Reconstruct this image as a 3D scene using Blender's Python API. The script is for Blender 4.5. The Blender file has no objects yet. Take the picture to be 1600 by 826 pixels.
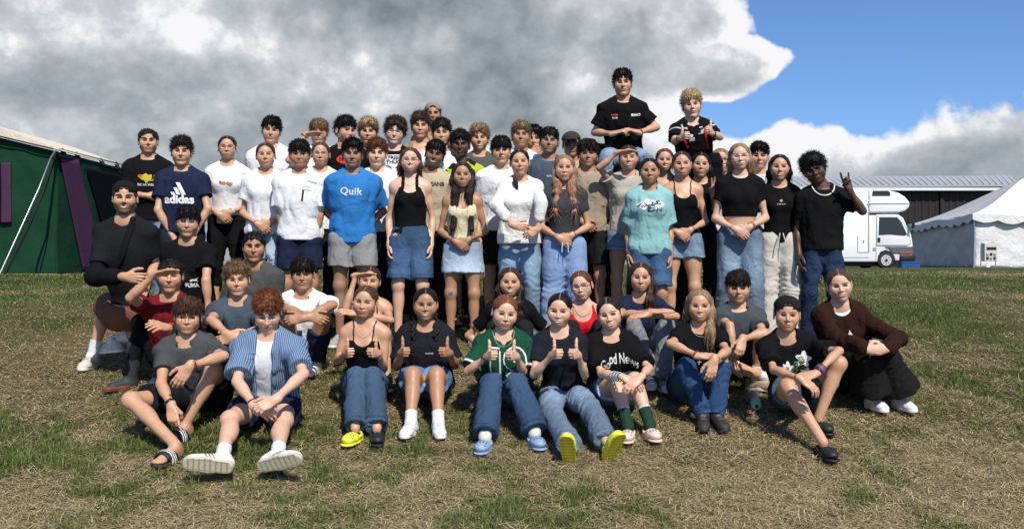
import bpy, bmesh, math, random, time
import numpy as np
from mathutils import Vector, Matrix
from concurrent.futures import ThreadPoolExecutor
T0 = time.time()
C = bpy.context.scene.collection
SC = bpy.context.scene
# ------------------------------------------------------------------ camera, sky, sun, exposure
F = 1386.0; CX = 800.0; CY = 413.0; EYE = 1.5
cam_d = bpy.data.cameras.new('camera'); cam = bpy.data.objects.new('camera', cam_d); C.objects.link(cam)
cam.location = (0, 0, EYE); cam.rotation_euler = (math.radians(90), 0, 0)
cam_d.sensor_width = 36; cam_d.lens = 36 * F / 1600; cam_d.clip_end = 3000; cam_d.clip_start = .05
SC.camera = cam
SUN_EL = math.radians(49); SUN_AZ = math.radians(21)     # behind the camera, to its right
sund = np.array([math.sin(SUN_AZ) * math.cos(SUN_EL), -math.cos(SUN_AZ) * math.cos(SUN_EL), math.sin(SUN_EL)])
sl = bpy.data.lights.new('sun', 'SUN'); so = bpy.data.objects.new('sun', sl); C.objects.link(so)
sl.energy = 5.0; sl.angle = math.radians(.5); sl.color = (1, .935, .83)
so.rotation_euler = Vector(sund).to_track_quat('Z', 'Y').to_euler()
so.location = (6, -10, 14)
SC.view_settings.view_transform = 'Standard'; SC.view_settings.look = 'None'
SC.view_settings.exposure = 0.12; SC.view_settings.gamma = 1; SC.view_settings.use_curve_mapping = False

def nn(nt, t, **kw):
    n = nt.nodes.new(t)
    for k, v in kw.items():
        if k.startswith('i_'):
            n.inputs[k[2:].replace('_', ' ')].default_value = v
        else: setattr(n, k, v)
    return n
def lk(nt, a, b): nt.links.new(a, b)
def mth(nt, op, a, b=None, c=None, clamp=False):
    n = nt.nodes.new('ShaderNodeMath'); n.operation = op; n.use_clamp = clamp
    for i, v in enumerate((a, b, c)):
        if v is None: continue
        if isinstance(v, (int, float)): n.inputs[i].default_value = v
        else: nt.links.new(v, n.inputs[i])
    return n.outputs[0]
def mixc(nt, f, a, b, blend='MIX'):
    n = nt.nodes.new('ShaderNodeMix'); n.data_type = 'RGBA'; n.blend_type = blend
    for i, v in ((0, f), (6, a), (7, b)):
        if isinstance(v, (int, float)): n.inputs[i].default_value = v
        elif isinstance(v, tuple): n.inputs[i].default_value = (*v[:3], 1)
        else: nt.links.new(v, n.inputs[i])
    return n.outputs[2]
def ramp(nt, f, stops):
    n = nt.nodes.new('ShaderNodeValToRGB')
    el = n.color_ramp.elements
    while len(el) < len(stops): el.new(.5)
    for e, (p, c) in zip(el, stops):
        e.position = p; e.color = (*c, 1) if len(c) == 3 else c
    nt.links.new(f, n.inputs[0]); return n.outputs[0]
def sstep(nt, v, a, b):
    n = nt.nodes.new('ShaderNodeMapRange'); n.interpolation_type = 'SMOOTHSTEP'
    nt.links.new(v, n.inputs[0]); n.inputs[1].default_value = a; n.inputs[2].default_value = b
    n.inputs[3].default_value = 0; n.inputs[4].default_value = 1
    return n.outputs[0]

def make_world():
    w = bpy.data.worlds.new('World'); SC.world = w; w.use_nodes = True
    w.cycles.sampling_method = 'MANUAL'; w.cycles.sample_map_resolution = 512
    nt = w.node_tree; nt.nodes.clear()
    out = nn(nt, 'ShaderNodeOutputWorld'); bg = nn(nt, 'ShaderNodeBackground'); bg.inputs[1].default_value = 1
    sky = nn(nt, 'ShaderNodeTexSky', sky_type='NISHITA', sun_disc=False, sun_elevation=SUN_EL,
             sun_rotation=math.pi - SUN_AZ, altitude=50, air_density=1.0, dust_density=.5, ozone_density=2.0)
    sk = mixc(nt, 1.0, sky.outputs[0], (.070, .094, .130), 'MULTIPLY')
    tc = nn(nt, 'ShaderNodeTexCoord'); d = tc.outputs['Generated']
    sp = nn(nt, 'ShaderNodeSeparateXYZ'); lk(nt, d, sp.inputs[0])
    # azimuth and elevation of the direction (real directions in the sky, not screen positions)
    az = mth(nt, 'ARCTAN2', sp.outputs[0], sp.outputs[1]); el = mth(nt, 'ARCSINE', sp.outputs[2])
    wn = nn(nt, 'ShaderNodeTexNoise'); wn.inputs['Scale'].default_value = 7; wn.inputs['Detail'].default_value = 5; lk(nt, d, wn.inputs['Vector'])
    ws = nn(nt, 'ShaderNodeVectorMath', operation='MULTIPLY_ADD'); lk(nt, wn.outputs['Color'], ws.inputs[0]); ws.inputs[1].default_value = (.10, .10, .10); lk(nt, d, ws.inputs[2]); dw = ws.outputs[0]
    def noise(scale, detail, rough, off=(0, 0, 0), st=1.2):
        m = nn(nt, 'ShaderNodeMapping'); lk(nt, d, m.inputs[0]); m.inputs['Scale'].default_value = (1, 1, st); m.inputs['Location'].default_value = off
        n = nn(nt, 'ShaderNodeTexNoise'); n.inputs['Scale'].default_value = scale; n.inputs['Detail'].default_value = detail; n.inputs['Roughness'].default_value = rough; lk(nt, m.outputs[0], n.inputs['Vector']); return n.outputs['Fac']
    def puffs(scale):     # rounded billows
        v = nn(nt, 'ShaderNodeTexVoronoi', feature='F1'); v.inputs['Scale'].default_value = scale; lk(nt, dw, v.inputs['Vector'])
        return mth(nt, 'SUBTRACT', .60, v.outputs['Distance'])
    p1, p2, p3 = puffs(9), puffs(21), puffs(46)
    bil = mth(nt, 'ADD', mth(nt, 'MULTIPLY', p1, .55), mth(nt, 'ADD', mth(nt, 'MULTIPLY', p2, .30), mth(nt, 'MULTIPLY', p3, .16)))
    fine = noise(11, 11, .62)
    edge = mth(nt, 'ADD', mth(nt, 'MULTIPLY', mth(nt, 'SUBTRACT', bil, .18), .62), mth(nt, 'MULTIPLY', mth(nt, 'SUBTRACT', fine, .5), .42))
    def blob(a0, e0, ra, re):    # soft elliptical cloud body in direction space; >0 inside
        u = mth(nt, 'DIVIDE', mth(nt, 'SUBTRACT', az, a0), ra); v = mth(nt, 'DIVIDE', mth(nt, 'SUBTRACT', el, e0), re)
        return mth(nt, 'SUBTRACT', 1., mth(nt, 'SQRT', mth(nt, 'ADD', mth(nt, 'MULTIPLY', u, u), mth(nt, 'MULTIPLY', v, v))))
    cov = None
    for b in SKYBLOBS:
        x = mth(nt, 'MULTIPLY', blob(*b[:4]), b[4] if len(b) > 4 else 1.)
        cov = x if cov is None else mth(nt, 'MAXIMUM', cov, x)
    dens = mth(nt, 'ADD', mth(nt, 'MINIMUM', cov, .55), edge)
    cover = sstep(nt, dens, .0, .085)
    # tone: sunlit billows and fringes, grey bellies
    n1 = noise(4.2, 9, .60, (1.3, .2, .7)); n2 = noise(13, 10, .66, (5, 2, 1))
    t = mth(nt, 'ADD', mth(nt, 'MULTIPLY', n1, .85), mth(nt, 'MULTIPLY', n2, .58)); t = mth(nt, 'ADD', t, mth(nt, 'MULTIPLY', mth(nt, 'SUBTRACT', bil, .18), .50))
    for b in SKYSHADE:
        x = mth(nt, 'MULTIPLY', sstep(nt, blob(*b[:4]), 0, .75), b[4]); t = mth(nt, 'ADD', t, x)
    rim = mth(nt, 'MULTIPLY', mth(nt, 'SUBTRACT', 1., sstep(nt, dens, .06, .42)), .26); t = mth(nt, 'ADD', t, rim)
    cloud = ramp(nt, t, [(.36, (.14, .16, .18)), (.51, (.24, .275, .305)), (.65, (.36, .40, .435)), (.79, (.55, .59, .62)), (.88, (.86, .86, .88))])
    col = mixc(nt, cover, sk, cloud)
    low = sstep(nt, el, -.02, .0)
    lk(nt, mixc(nt, low, (.10, .10, .07), col), bg.inputs[0]); lk(nt, bg.outputs[0], out.inputs[0])
def AE(px, py):   # direction of a place in the sky
    x = (px - CX) / F; z = (CY - py) / F
    return math.atan2(x, 1), math.atan2(z, math.hypot(1, x))
def skb(px, py, rx, ry, *g):
    a, e = AE(px, py); return (a, e, rx / F, ry / F) + g
SKYBLOBS = [skb(300, 420, 1500, 130), skb(330, -240, 680, 560), skb(770, 40, 360, 270), skb(985, 55, 190, 150), skb(560, 260, 640, 190), skb(1120, 108, 118, 56),
            skb(1190, 330, 340, 140, .9), skb(1590, 320, 320, 165, .85), skb(1370, 335, 300, 115, .9)]
SKYSHADE = [skb(120, 130, 280, 70, -.15), skb(60, 30, 300, 60, .05), skb(650, 0, 150, 55, -.13), skb(400, 45, 110, 60, .05), skb(720, 60, 150, 60, .10), skb(900, 40, 200, 80, .13), skb(800, 175, 260, 60, -.05), skb(400, 130, 200, 50, -.06), skb(520, 60, 200, 60, .05),
            skb(230, 240, 300, 50, -.06), skb(1150, 90, 120, 60, .12), skb(1200, 215, 110, 40, .10), skb(1480, 190, 160, 40, .12), skb(910, 125, 60, 40, .14), skb(1430, 260, 330, 60, .05), skb(1390, 215, 80, 35, .12), skb(560, 150, 120, 60, .08)]
make_world()

# ------------------------------------------------------------------ ground profile
_HY = np.array([-2, 3.0, 4.0, 4.5, 5.0, 5.5, 6.2, 6.9, 7.6, 8.4, 9.2, 10, 11.5, 13, 15, 20, 35, 60, 400.])
_HH = np.array([1.52, 1.50, 1.41, 1.32, 1.235, 1.15, 1.0, .84, .68, .54, .44, .365, .27, .215, .175, .15, .14, .14, .14])
_yy = np.arange(-2, 400, .05); _hh = np.interp(_yy, _HY, _HH)
_k = np.hanning(19); _k /= _k.sum(); _hs = np.convolve(np.pad(_hh, 9, mode='edge'), _k, 'valid')
def gz(y): return EYE - np.interp(y, _yy, _hs)
def P(px, py, Y): return np.array([(px - CX) / F * Y, Y, EYE - (py - CY) / F * Y])
def PG(px, py, h=0.):   # the point h above the ground seen at this place
    ys = np.arange(4.0, 60, .01); z = EYE - (py - CY) / F * ys
    i = np.argmax(z < gz(ys) + h) if False else np.argmin(np.abs(z - gz(ys) - h))
    return P(px, py, ys[i])

# ------------------------------------------------------------------ signed-distance modelling
f4 = np.float32
def A(*v): return np.array(v if len(v) > 1 else v[0], dtype=float)
def nrm(v): v = np.asarray(v, float); return v / (np.linalg.norm(v) + 1e-12)
def cone(a, b, r1, r2, k=.02, sq=None, op='u', cap=False):
    return dict(t='x' if cap else 'c', a=A(a), b=A(b), r1=r1, r2=r2, k=k, sq=sq, op=op)
def ell(c, r, M=None, k=.02, op='u'): return dict(t='e', c=A(c), r=A(r), M=np.eye(3) if M is None else A(M), k=k, op=op)
def box(c, r, M=None, rd=.005, k=.004, op='u'): return dict(t='b', c=A(c), r=A(r), M=np.eye(3) if M is None else A(M), rd=rd, k=k, op=op)
def half(n, p, k=.004, op='i'): return dict(t='h', n=nrm(n), p=A(p), k=k, op=op)    # keeps the side the normal points away from
def infl(prims, g, k=None):
    o = []
    for p in prims:
        q = dict(p)
        if p['op'] != 'u': continue
        if p['t'] in 'cx': q['r1'] = p['r1'] + g; q['r2'] = p['r2'] + g
        elif p['t'] == 'e': q['r'] = p['r'] + g
        elif p['t'] == 'b': q['r'] = p['r'] + g
        if k is not None: q['k'] = k
        o.append(q)
    return o
def ev1(p, x):
    t = p['t']
    if t in 'cx':
        a = p['a'].astype(f4); q = x - a; ba = (p['b'] - p['a']).astype(f4); s = 1.
        if p['sq'] is not None:
            n, s = p['sq']; n = np.asarray(n, f4)
            ba = ba + n * (ba @ n) * (1 / s - 1); q = q + (q @ n)[..., None] * n * f4(1 / s - 1)
        L2 = float(ba @ ba) + 1e-12; h = (q @ ba) * f4(1 / L2)
        if t == 'c':
            h = np.clip(h, 0, 1); d = q - h[..., None] * ba
            return (np.sqrt(np.einsum('...i,...i', d, d)) - (p['r1'] + (p['r2'] - p['r1']) * h)) * f4(s)
        d = q - h[..., None] * ba; rr = np.sqrt(np.einsum('...i,...i', d, d)) - (p['r1'] + (p['r2'] - p['r1']) * np.clip(h, 0, 1))
        ax = (np.abs(h - .5) - .5) * f4(math.sqrt(L2)); m = np.maximum(rr, ax)
        return (np.minimum(m, 0) + np.sqrt(np.maximum(rr, 0) ** 2 + np.maximum(ax, 0) ** 2)) * f4(s)
    if t == 'e':
        q = (x - p['c'].astype(f4)) @ p['M'].T.astype(f4); r = p['r'].astype(f4)
        u = q / r; k0 = np.sqrt(np.einsum('...i,...i', u, u)); v = u / r; k1 = np.sqrt(np.einsum('...i,...i', v, v)) + f4(1e-9)
        return np.maximum(k0 * (k0 - 1) / k1, -r.min())
    if t == 'b':
        q = np.abs((x - p['c'].astype(f4)) @ p['M'].T.astype(f4)) - (p['r'] - p['rd']).astype(f4)
        m = np.maximum(q, 0); return np.sqrt(np.einsum('...i,...i', m, m)) + np.minimum(q.max(-1), 0) - f4(p['rd'])
    return (x - p['p'].astype(f4)) @ p['n'].astype(f4)
def comb(d, di, p):
    k = p['k']; op = p['op']
    if op == 'u': h = np.maximum(k - np.abs(d - di), 0); return np.minimum(d, di) - h * h * f4(.25 / k)
    if op == 's': di = -di
    h = np.maximum(k - np.abs(d - di), 0); return np.maximum(d, di) + h * h * f4(.25 / k)
def evf(prims, x, disp=None):
    x = np.asarray(x, f4); d = np.full(x.shape[:-1], 1., f4)
    for p in prims: d = comb(d, ev1(p, x), p)
    if disp is not None: d = d + disp(x)
    return d
def bnd(p):
    if p['t'] in 'cx':
        r = max(p['r1'], p['r2']); return np.minimum(p['a'], p['b']) - r, np.maximum(p['a'], p['b']) + r
    r = np.linalg.norm(p['r']) if p['t'] == 'b' else p['r'].max()
    return p['c'] - r, p['c'] + r
_CO = np.array([[i, j, k] for i in (0, 1) for j in (0, 1) for k in (0, 1)])
_ED = [(a, b) for a in range(8) for b in range(a + 1, 8) if np.abs(_CO[a] - _CO[b]).sum() == 1]
def mesh_sdf(prims, h, disp=None, region=None, dmax=.0, colf=None):
    B = 8; S = B * h
    us = [bnd(p) for p in prims if p['op'] == 'u']
    lo = np.min([u[0] for u in us], 0) - .02; hi = np.max([u[1] for u in us], 0) + .02
    nb = np.ceil((hi - lo) / S).astype(int) + 1
    g = np.stack(np.meshgrid(*[np.arange(n) for n in nb], indexing='ij'), -1).reshape(-1, 3)
    cen = (lo + (g + .5) * S)
    if region is not None:
        m = region(cen, S * .87); g = g[m]; cen = cen[m]
    if len(g) == 0: return np.zeros((0, 3)), np.zeros((0, 4), int)
    cen = cen.astype(f4); hd = S * .87 + dmax
    di = [ev1(p, cen) for p in prims]
    d = np.full(len(cen), 1., f4)
    for p, v in zip(prims, di): d = comb(d, v, p)
    act = np.abs(d) < hd * 2.0 + .006
    g = g[act]; cen = cen[act]; N = len(g)
    if N == 0: return np.zeros((0, 3)), np.zeros((0, 4), int)
    loc = np.stack(np.meshgrid(*[np.arange(B + 1)] * 3, indexing='ij'), -1).reshape(-1, 3) * h
    pts = ((lo + g * S)[:, None, :] + loc[None]).astype(f4)
    D = np.full((N, (B + 1) ** 3), 1., f4)
    for p, v in zip(prims, di):
        v = v[act]
        if p['op'] == 'u' or p['op'] == 's': sel = np.nonzero(v < hd * (3. if p['t'] == 'e' else 2.2) + p['k'] + .006)[0]
        else: sel = np.arange(N)
        if len(sel) == 0: continue
        D[sel] = comb(D[sel], ev1(p, pts[sel]), p)
    if disp is not None:
        m = np.abs(D) < dmax + 2.2 * h
        D[m] = D[m] + disp(pts[m])
    D = D.reshape(N, B + 1, B + 1, B + 1)
    cs = [D[:, a:a + B, b:b + B, c:c + B] for a, b, c in _CO]
    sg = [c < 0 for c in cs]; sm = sum(s.astype(np.int8) for s in sg)
    ci = np.nonzero((sm > 0) & (sm < 8)); 
    if len(ci[0]) == 0: return np.zeros((0, 3)), np.zeros((0, 4), int)
    V = np.stack([c[ci] for c in cs], 1).astype(float)
    acc = np.zeros((len(V), 3)); cnt = np.zeros(len(V))
    for a, b in _ED:
        va, vb = V[:, a], V[:, b]; m = (va < 0) != (vb < 0); t = np.where(m, va / np.where(m, va - vb, 1), 0)
        acc += np.where(m[:, None], _CO[a] + t[:, None] * (_CO[b] - _CO[a]), 0); cnt += m
    cell = g[ci[0]] * B + np.stack(ci[1:], 1)
    pos = lo + (cell + acc / cnt[:, None]) * h
    NN = (nb + 2) * B; key = ((cell[:, 0] + 1) * NN[1] + cell[:, 1] + 1) * NN[2] + cell[:, 2] + 1
    o = np.argsort(key); key = key[o]; pos = pos[o]; V = V[o]
    st = np.array([NN[1] * NN[2], NN[2], 1]); quads = []
    def look(k): i = np.searchsorted(key, k); i = np.minimum(i, len(key) - 1); return i, key[i] == k
    s0 = V[:, 0] < 0
    for ax, cidx in ((0, 4), (1, 2), (2, 1)):
        s1 = V[:, cidx] < 0; e = np.nonzero(s0 != s1)[0]
        u, v = [(1, 2), (2, 0), (0, 1)][ax]; kk = key[e]
        i1, m1 = look(kk - st[u]); i2, m2 = look(kk - st[u] - st[v]); i3, m3 = look(kk - st[v])
        m = m1 & m2 & m3; q = np.stack([e, i1, i2, i3], 1)[m]; fl = s0[e][m]
        q[~fl] = q[~fl][:, ::-1]; quads.append(q)
    return pos, np.concatenate(quads)
def join(parts):
    vs, qs, n = [], [], 0
    for v, q in parts:
        vs.append(v); qs.append(np.asarray(q) + n); n += len(v)
    return np.concatenate(vs), np.concatenate(qs)
# lattice noise
def _hash(i, j, k, s):
    n = (i * 374761393 + j * 668265263 + k * 2147483647 + s * 974711) & 0xFFFFFFFF
    n = ((n ^ (n >> 13)) * 1274126177) & 0xFFFFFFFF
    return ((n ^ (n >> 16)) & 0xFFFF).astype(f4) * f4(1 / 65535)
def vnoise(x, seed=0):
    x = np.asarray(x, f4); i = np.floor(x); fr = x - i; i = i.astype(np.int64); w = fr * fr * (3 - 2 * fr); r = 0
    for a in (0, 1):
        wa = w[..., 0] if a else 1 - w[..., 0]
        for b in (0, 1):
            wb = wa * (w[..., 1] if b else 1 - w[..., 1])
            for c in (0, 1):
                r = r + _hash(i[..., 0] + a, i[..., 1] + b, i[..., 2] + c, seed) * wb * (w[..., 2] if c else 1 - w[..., 2])
    return r * 2 - 1
def fbm(x, o=3, seed=0):
    r = 0; a = 1.
    for i in range(o): r = r + a * vnoise(x * (2 ** i), seed + i * 17); a *= .5
    return r

# ------------------------------------------------------------------ mesh objects
def mesh_obj(name, v, fcs, mat, parent=None, col=None, smooth=True, origin=None, mi=None):
    me = bpy.data.meshes.new(name); v = np.asarray(v, float)
    if origin is not None: v = v - origin
    fcs = np.asarray(fcs) if not isinstance(fcs, list) else fcs
    if isinstance(fcs, list):
        me.from_pydata(v.tolist(), [], fcs)
    else:
        nf, w = fcs.shape
        me.vertices.add(len(v)); me.vertices.foreach_set('co', v.astype(f4).ravel())
        me.loops.add(nf * w); me.loops.foreach_set('vertex_index', fcs.astype(np.int32).ravel())
        me.polygons.add(nf); me.polygons.foreach_set('loop_start', np.arange(0, nf * w, w, dtype=np.int32))
        me.update(calc_edges=True)
    if smooth: me.polygons.foreach_set('use_smooth', np.ones(len(me.polygons), bool))
    if col is not None:
        at = me.color_attributes.new('Col', 'FLOAT_COLOR', 'POINT'); c4 = np.ones((len(v), 4), f4); c4[:, :3] = col
        at.data.foreach_set('color', c4.ravel())
    for m in (mat if isinstance(mat, (list, tuple)) else [mat]): me.materials.append(m)
    if mi is not None: me.polygons.foreach_set('material_index', np.asarray(mi, np.int32))
    o = bpy.data.objects.new(name, me); C.objects.link(o)
    if parent is not None: o.parent = parent
    return o
def tag(o, label=None, cat=None, group=None, kind=None):
    if label: o['label'] = label
    if cat: o['category'] = cat
    if group: o['group'] = group
    if kind: o['kind'] = kind
    return o

# ------------------------------------------------------------------ materials
def base_mat(name, rough=.8, spec=.3):
    m = bpy.data.materials.new(name); m.use_nodes = True; nt = m.node_tree
    b = nt.nodes['Principled BSDF']; b.inputs['Roughness'].default_value = rough
    b.inputs['Specular IOR Level'].default_value = spec
    return m, nt, b
def attr_mat(name, rough=.8, spec=.25, var=.12, vs=60, bump=.0, bs=300, fold=0., sheen=0., sub=0., lines=None):
    m, nt, b = base_mat(name, rough, spec)
    at = nn(nt, 'ShaderNodeAttribute', attribute_name='Col'); tc = nn(nt, 'ShaderNodeTexCoord')
    n = nn(nt, 'ShaderNodeTexNoise'); n.inputs['Scale'].default_value = vs; n.inputs['Detail'].default_value = 4
    lk(nt, tc.outputs['Object'], n.inputs['Vector'])
    f = mth(nt, 'ADD', mth(nt, 'MULTIPLY', mth(nt, 'SUBTRACT', n.outputs['Fac'], .5), 2 * var), 1.)
    col = nn(nt, 'ShaderNodeVectorMath', operation='SCALE'); lk(nt, at.outputs['Color'], col.inputs[0]); lk(nt, f, col.inputs['Scale'])
    c = col.outputs[0]
    if lines:
        wv = nn(nt, 'ShaderNodeTexWave', wave_type='BANDS', bands_direction='X'); wv.inputs['Scale'].default_value = lines; wv.inputs['Distortion'].default_value = .6
        wv.inputs['Detail'].default_value = 1
        lk(nt, tc.outputs['Object'], wv.inputs['Vector'])
        c = mixc(nt, mth(nt, 'MULTIPLY', sstep(nt, wv.outputs['Fac'], .74, .90), .55), c, (.50, .56, .64))
    lk(nt, c, b.inputs['Base Color'])
    hgt = None
    if bump:
        n2 = nn(nt, 'ShaderNodeTexNoise'); n2.inputs['Scale'].default_value = bs; n2.inputs['Detail'].default_value = 2
        lk(nt, tc.outputs['Object'], n2.inputs['Vector']); hgt = mth(nt, 'MULTIPLY', n2.outputs['Fac'], bump)
    if fold:
        n3 = nn(nt, 'ShaderNodeTexNoise'); n3.inputs['Scale'].default_value = 13; n3.inputs['Detail'].default_value = 3; n3.inputs['Distortion'].default_value = .8
        mp = nn(nt, 'ShaderNodeMapping'); mp.inputs['Scale'].default_value = (1, 1, .55); mp.inputs['Rotation'].default_value = (0, .5, 0)
        lk(nt, tc.outputs['Object'], mp.inputs[0]); lk(nt, mp.outputs[0], n3.inputs['Vector'])
        r = mth(nt, 'ABSOLUTE', mth(nt, 'SUBTRACT', n3.outputs['Fac'], .5)); h3 = mth(nt, 'MULTIPLY', r, fold)
        hgt = h3 if hgt is None else mth(nt, 'ADD', hgt, h3)
    if hgt is not None:
        bp = nn(nt, 'ShaderNodeBump'); bp.inputs['Strength'].default_value = 1; bp.inputs['Distance'].default_value = .01
        lk(nt, hgt, bp.inputs['Height']); lk(nt, bp.outputs[0], b.inputs['Normal'])
    if sheen: b.inputs['Sheen Weight'].default_value = sheen
    if sub:
        b.inputs['Subsurface Weight'].default_value = sub; b.inputs['Subsurface Radius'].default_value = (1, .35, .2); b.inputs['Subsurface Scale'].default_value = .006
    return m
M_SKIN = attr_mat('skin', .44, .42, .13, 22, .07, 320, sub=.0)
M_COT = attr_mat('cotton_cloth', .92, .05, .06, 30, .06, 700, fold=1.1)
M_DEN = attr_mat('denim_cloth', .9, .1, .16, 60, .25, 420, fold=1.9)
M_KNIT = attr_mat('knitted_wool', .95, .05, .12, 160, .5, 260, fold=1.6)
M_STR = attr_mat('striped_cotton', .9, .15, .08, 40, .1, 500, fold=1.0, lines=26)
M_HAIR = attr_mat('hair_strands', .5, .22, .3, 150, .22, 240)
M_RUB = attr_mat('shoe_rubber', .55, .4, .06, 60, .05, 200)
M_LEA = attr_mat('shoe_leather', .6, .35, .08, 80, .15, 250)
M_PRT = attr_mat('print_ink', .8, .2, .05, 60)
M_SAT = attr_mat('smooth_plastic', .3, .5, .03, 20)
# ------------------------------------------------------------------ people
SKINS = dict(pale=(.60, .365, .250), fair=(.51, .283, .172), tan=(.38, .198, .112), olive=(.31, .165, .10), brown=(.19, .095, .053), dark=(.078, .038, .022))
X3, Y3, Z3 = np.eye(3)
def rot(ax, a):
    ax = nrm(ax); K = np.array([[0, -ax[2], ax[1]], [ax[2], 0, -ax[0]], [-ax[1], ax[0], 0]])
    return np.eye(3) + math.sin(a) * K + (1 - math.cos(a)) * K @ K
def ik(a, b, l1, l2, pole):
    d = np.linalg.norm(b - a); u = (b - a) / (d + 1e-9); d = min(d, (l1 + l2) * .999)
    x = (l1 * l1 - l2 * l2 + d * d) / (2 * d); h = math.sqrt(max(l1 * l1 - x * x, 1e-5))
    p = pole - u * (pole @ u); return a + u * x + nrm(p) * h
def raymid(px, a, b, l1, l2, pref=None, w=.05, zmin=None):
    ys = np.arange(min(a[1], b[1]) - .5, max(a[1], b[1]) + .5, .004)
    pts = np.stack([(px[0] - CX) / F * ys, ys, EYE - (px[1] - CY) / F * ys], 1)
    e = (np.linalg.norm(pts - a, axis=1) - l1) ** 2 + (np.linalg.norm(pts - b, axis=1) - l2) ** 2
    if pref is not None: e = e + w * (ys - pref) ** 2
    return pts[np.argmin(e)]

def hand_prims(W, D, N, S, s, pose, full=True):
    """W wrist, D to the knuckles, N palm normal, S thumb side"""
    D = nrm(D); N = nrm(N - D * (N @ D)); S = nrm(S - D * (S @ D) - N * (S @ N)); pr = []
    M = np.stack([S, D, N])
    pr.append(cone(W - D * .02 * s, W + D * .012 * s, .026 * s, .027 * s, .02, (N, .74)))
    pr.append(ell(W + D * .052 * s, (.037 * s, .050 * s, .0145 * s), M, .016))
    pr.append(cone(W + D * .02 * s + S * .014 * s, W + D * .05 * s + S * .025 * s, .015 * s, .012 * s, .010))
    K = dict(relax=((18, 28, 18),) * 4, flat=((4, 5, 3),) * 4, fist=((82, 98, 62),) * 4, grip=((48, 58, 30),) * 4, thumb=((84, 100, 60),) * 4,
             peace=((4, 4, 3), (4, 4, 3), (85, 98, 60), (85, 98, 60)), horns=((6, 8, 4), (70, 80, 50), (70, 80, 50), (6, 8, 4)),
             point=((10, 8, 5), (42, 60, 35), (55, 65, 40), (60, 70, 40)), splay=((8, 12, 8),) * 4, hold=((28, 40, 22),) * 4)[pose]
    for i in range(4):
        off = (.0275, .0095, -.0085, -.0255)[i] * s; L = (.071, .079, .074, .059)[i] * s; kb = (.088, .092, .088, .080)[i] * s
        sp = (.10, .03, -.04, -.12)[i] * (2.2 if pose in ('splay', 'peace') else 1.)
        p = W + D * kb + S * off - N * .001; d = rot(N, sp if (np.cross(N, D) @ S) > 0 else -sp) @ D
        ax = np.cross(d, N); r = (.0088, .0090, .0086, .0078)[i] * s
        cum = 0; pr.append(cone(W + D * kb * .62 + S * off * .8, p, r * 1.0, r * 1.12, .006))
        for j in range(3):
            cum += math.radians(K[i][j] * (1 + .05 * (i - 1.5)))
            dd = rot(ax, cum) @ d
            if dd @ N < -1e-3 and j == 0: dd = rot(ax, -cum) @ d
            q = p + dd * L * (.44, .31, .25)[j]
            pr.append(cone(p, q, r * (1.08 - .1 * j), r * (.98 - .11 * j), .0035)); p = q
    b = W + D * .022 * s + S * .024 * s + N * .004 * s
    if pose == 'thumb': ds = [nrm(S * .9 + D * .35), nrm(S + D * .02), nrm(S - D * .12)]
    elif pose in ('fist', 'peace', 'horns', 'grip', 'point'): ds = [nrm(S * .5 + D * .8 + N * .45), nrm(-S * .25 + D * .7 + N * .75), nrm(-S * .8 + D * .4 + N * .4)]
    elif pose == 'flat': ds = [nrm(S * .45 + D * .9), nrm(S * .2 + D), nrm(D)]
    else: ds = [nrm(S * .7 + D * .7 + N * .3), nrm(S * .35 + D * .9 + N * .25), nrm(S * .15 + D + N * .25)]
    p = b
    for j, L in enumerate((.040, .030, .025)):
        q = p + ds[j] * L * s; pr.append(cone(p, q, (.0145, .0120, .0110)[j] * s, (.0120, .0110, .0092)[j] * s, .006)); p = q
    return pr

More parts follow.
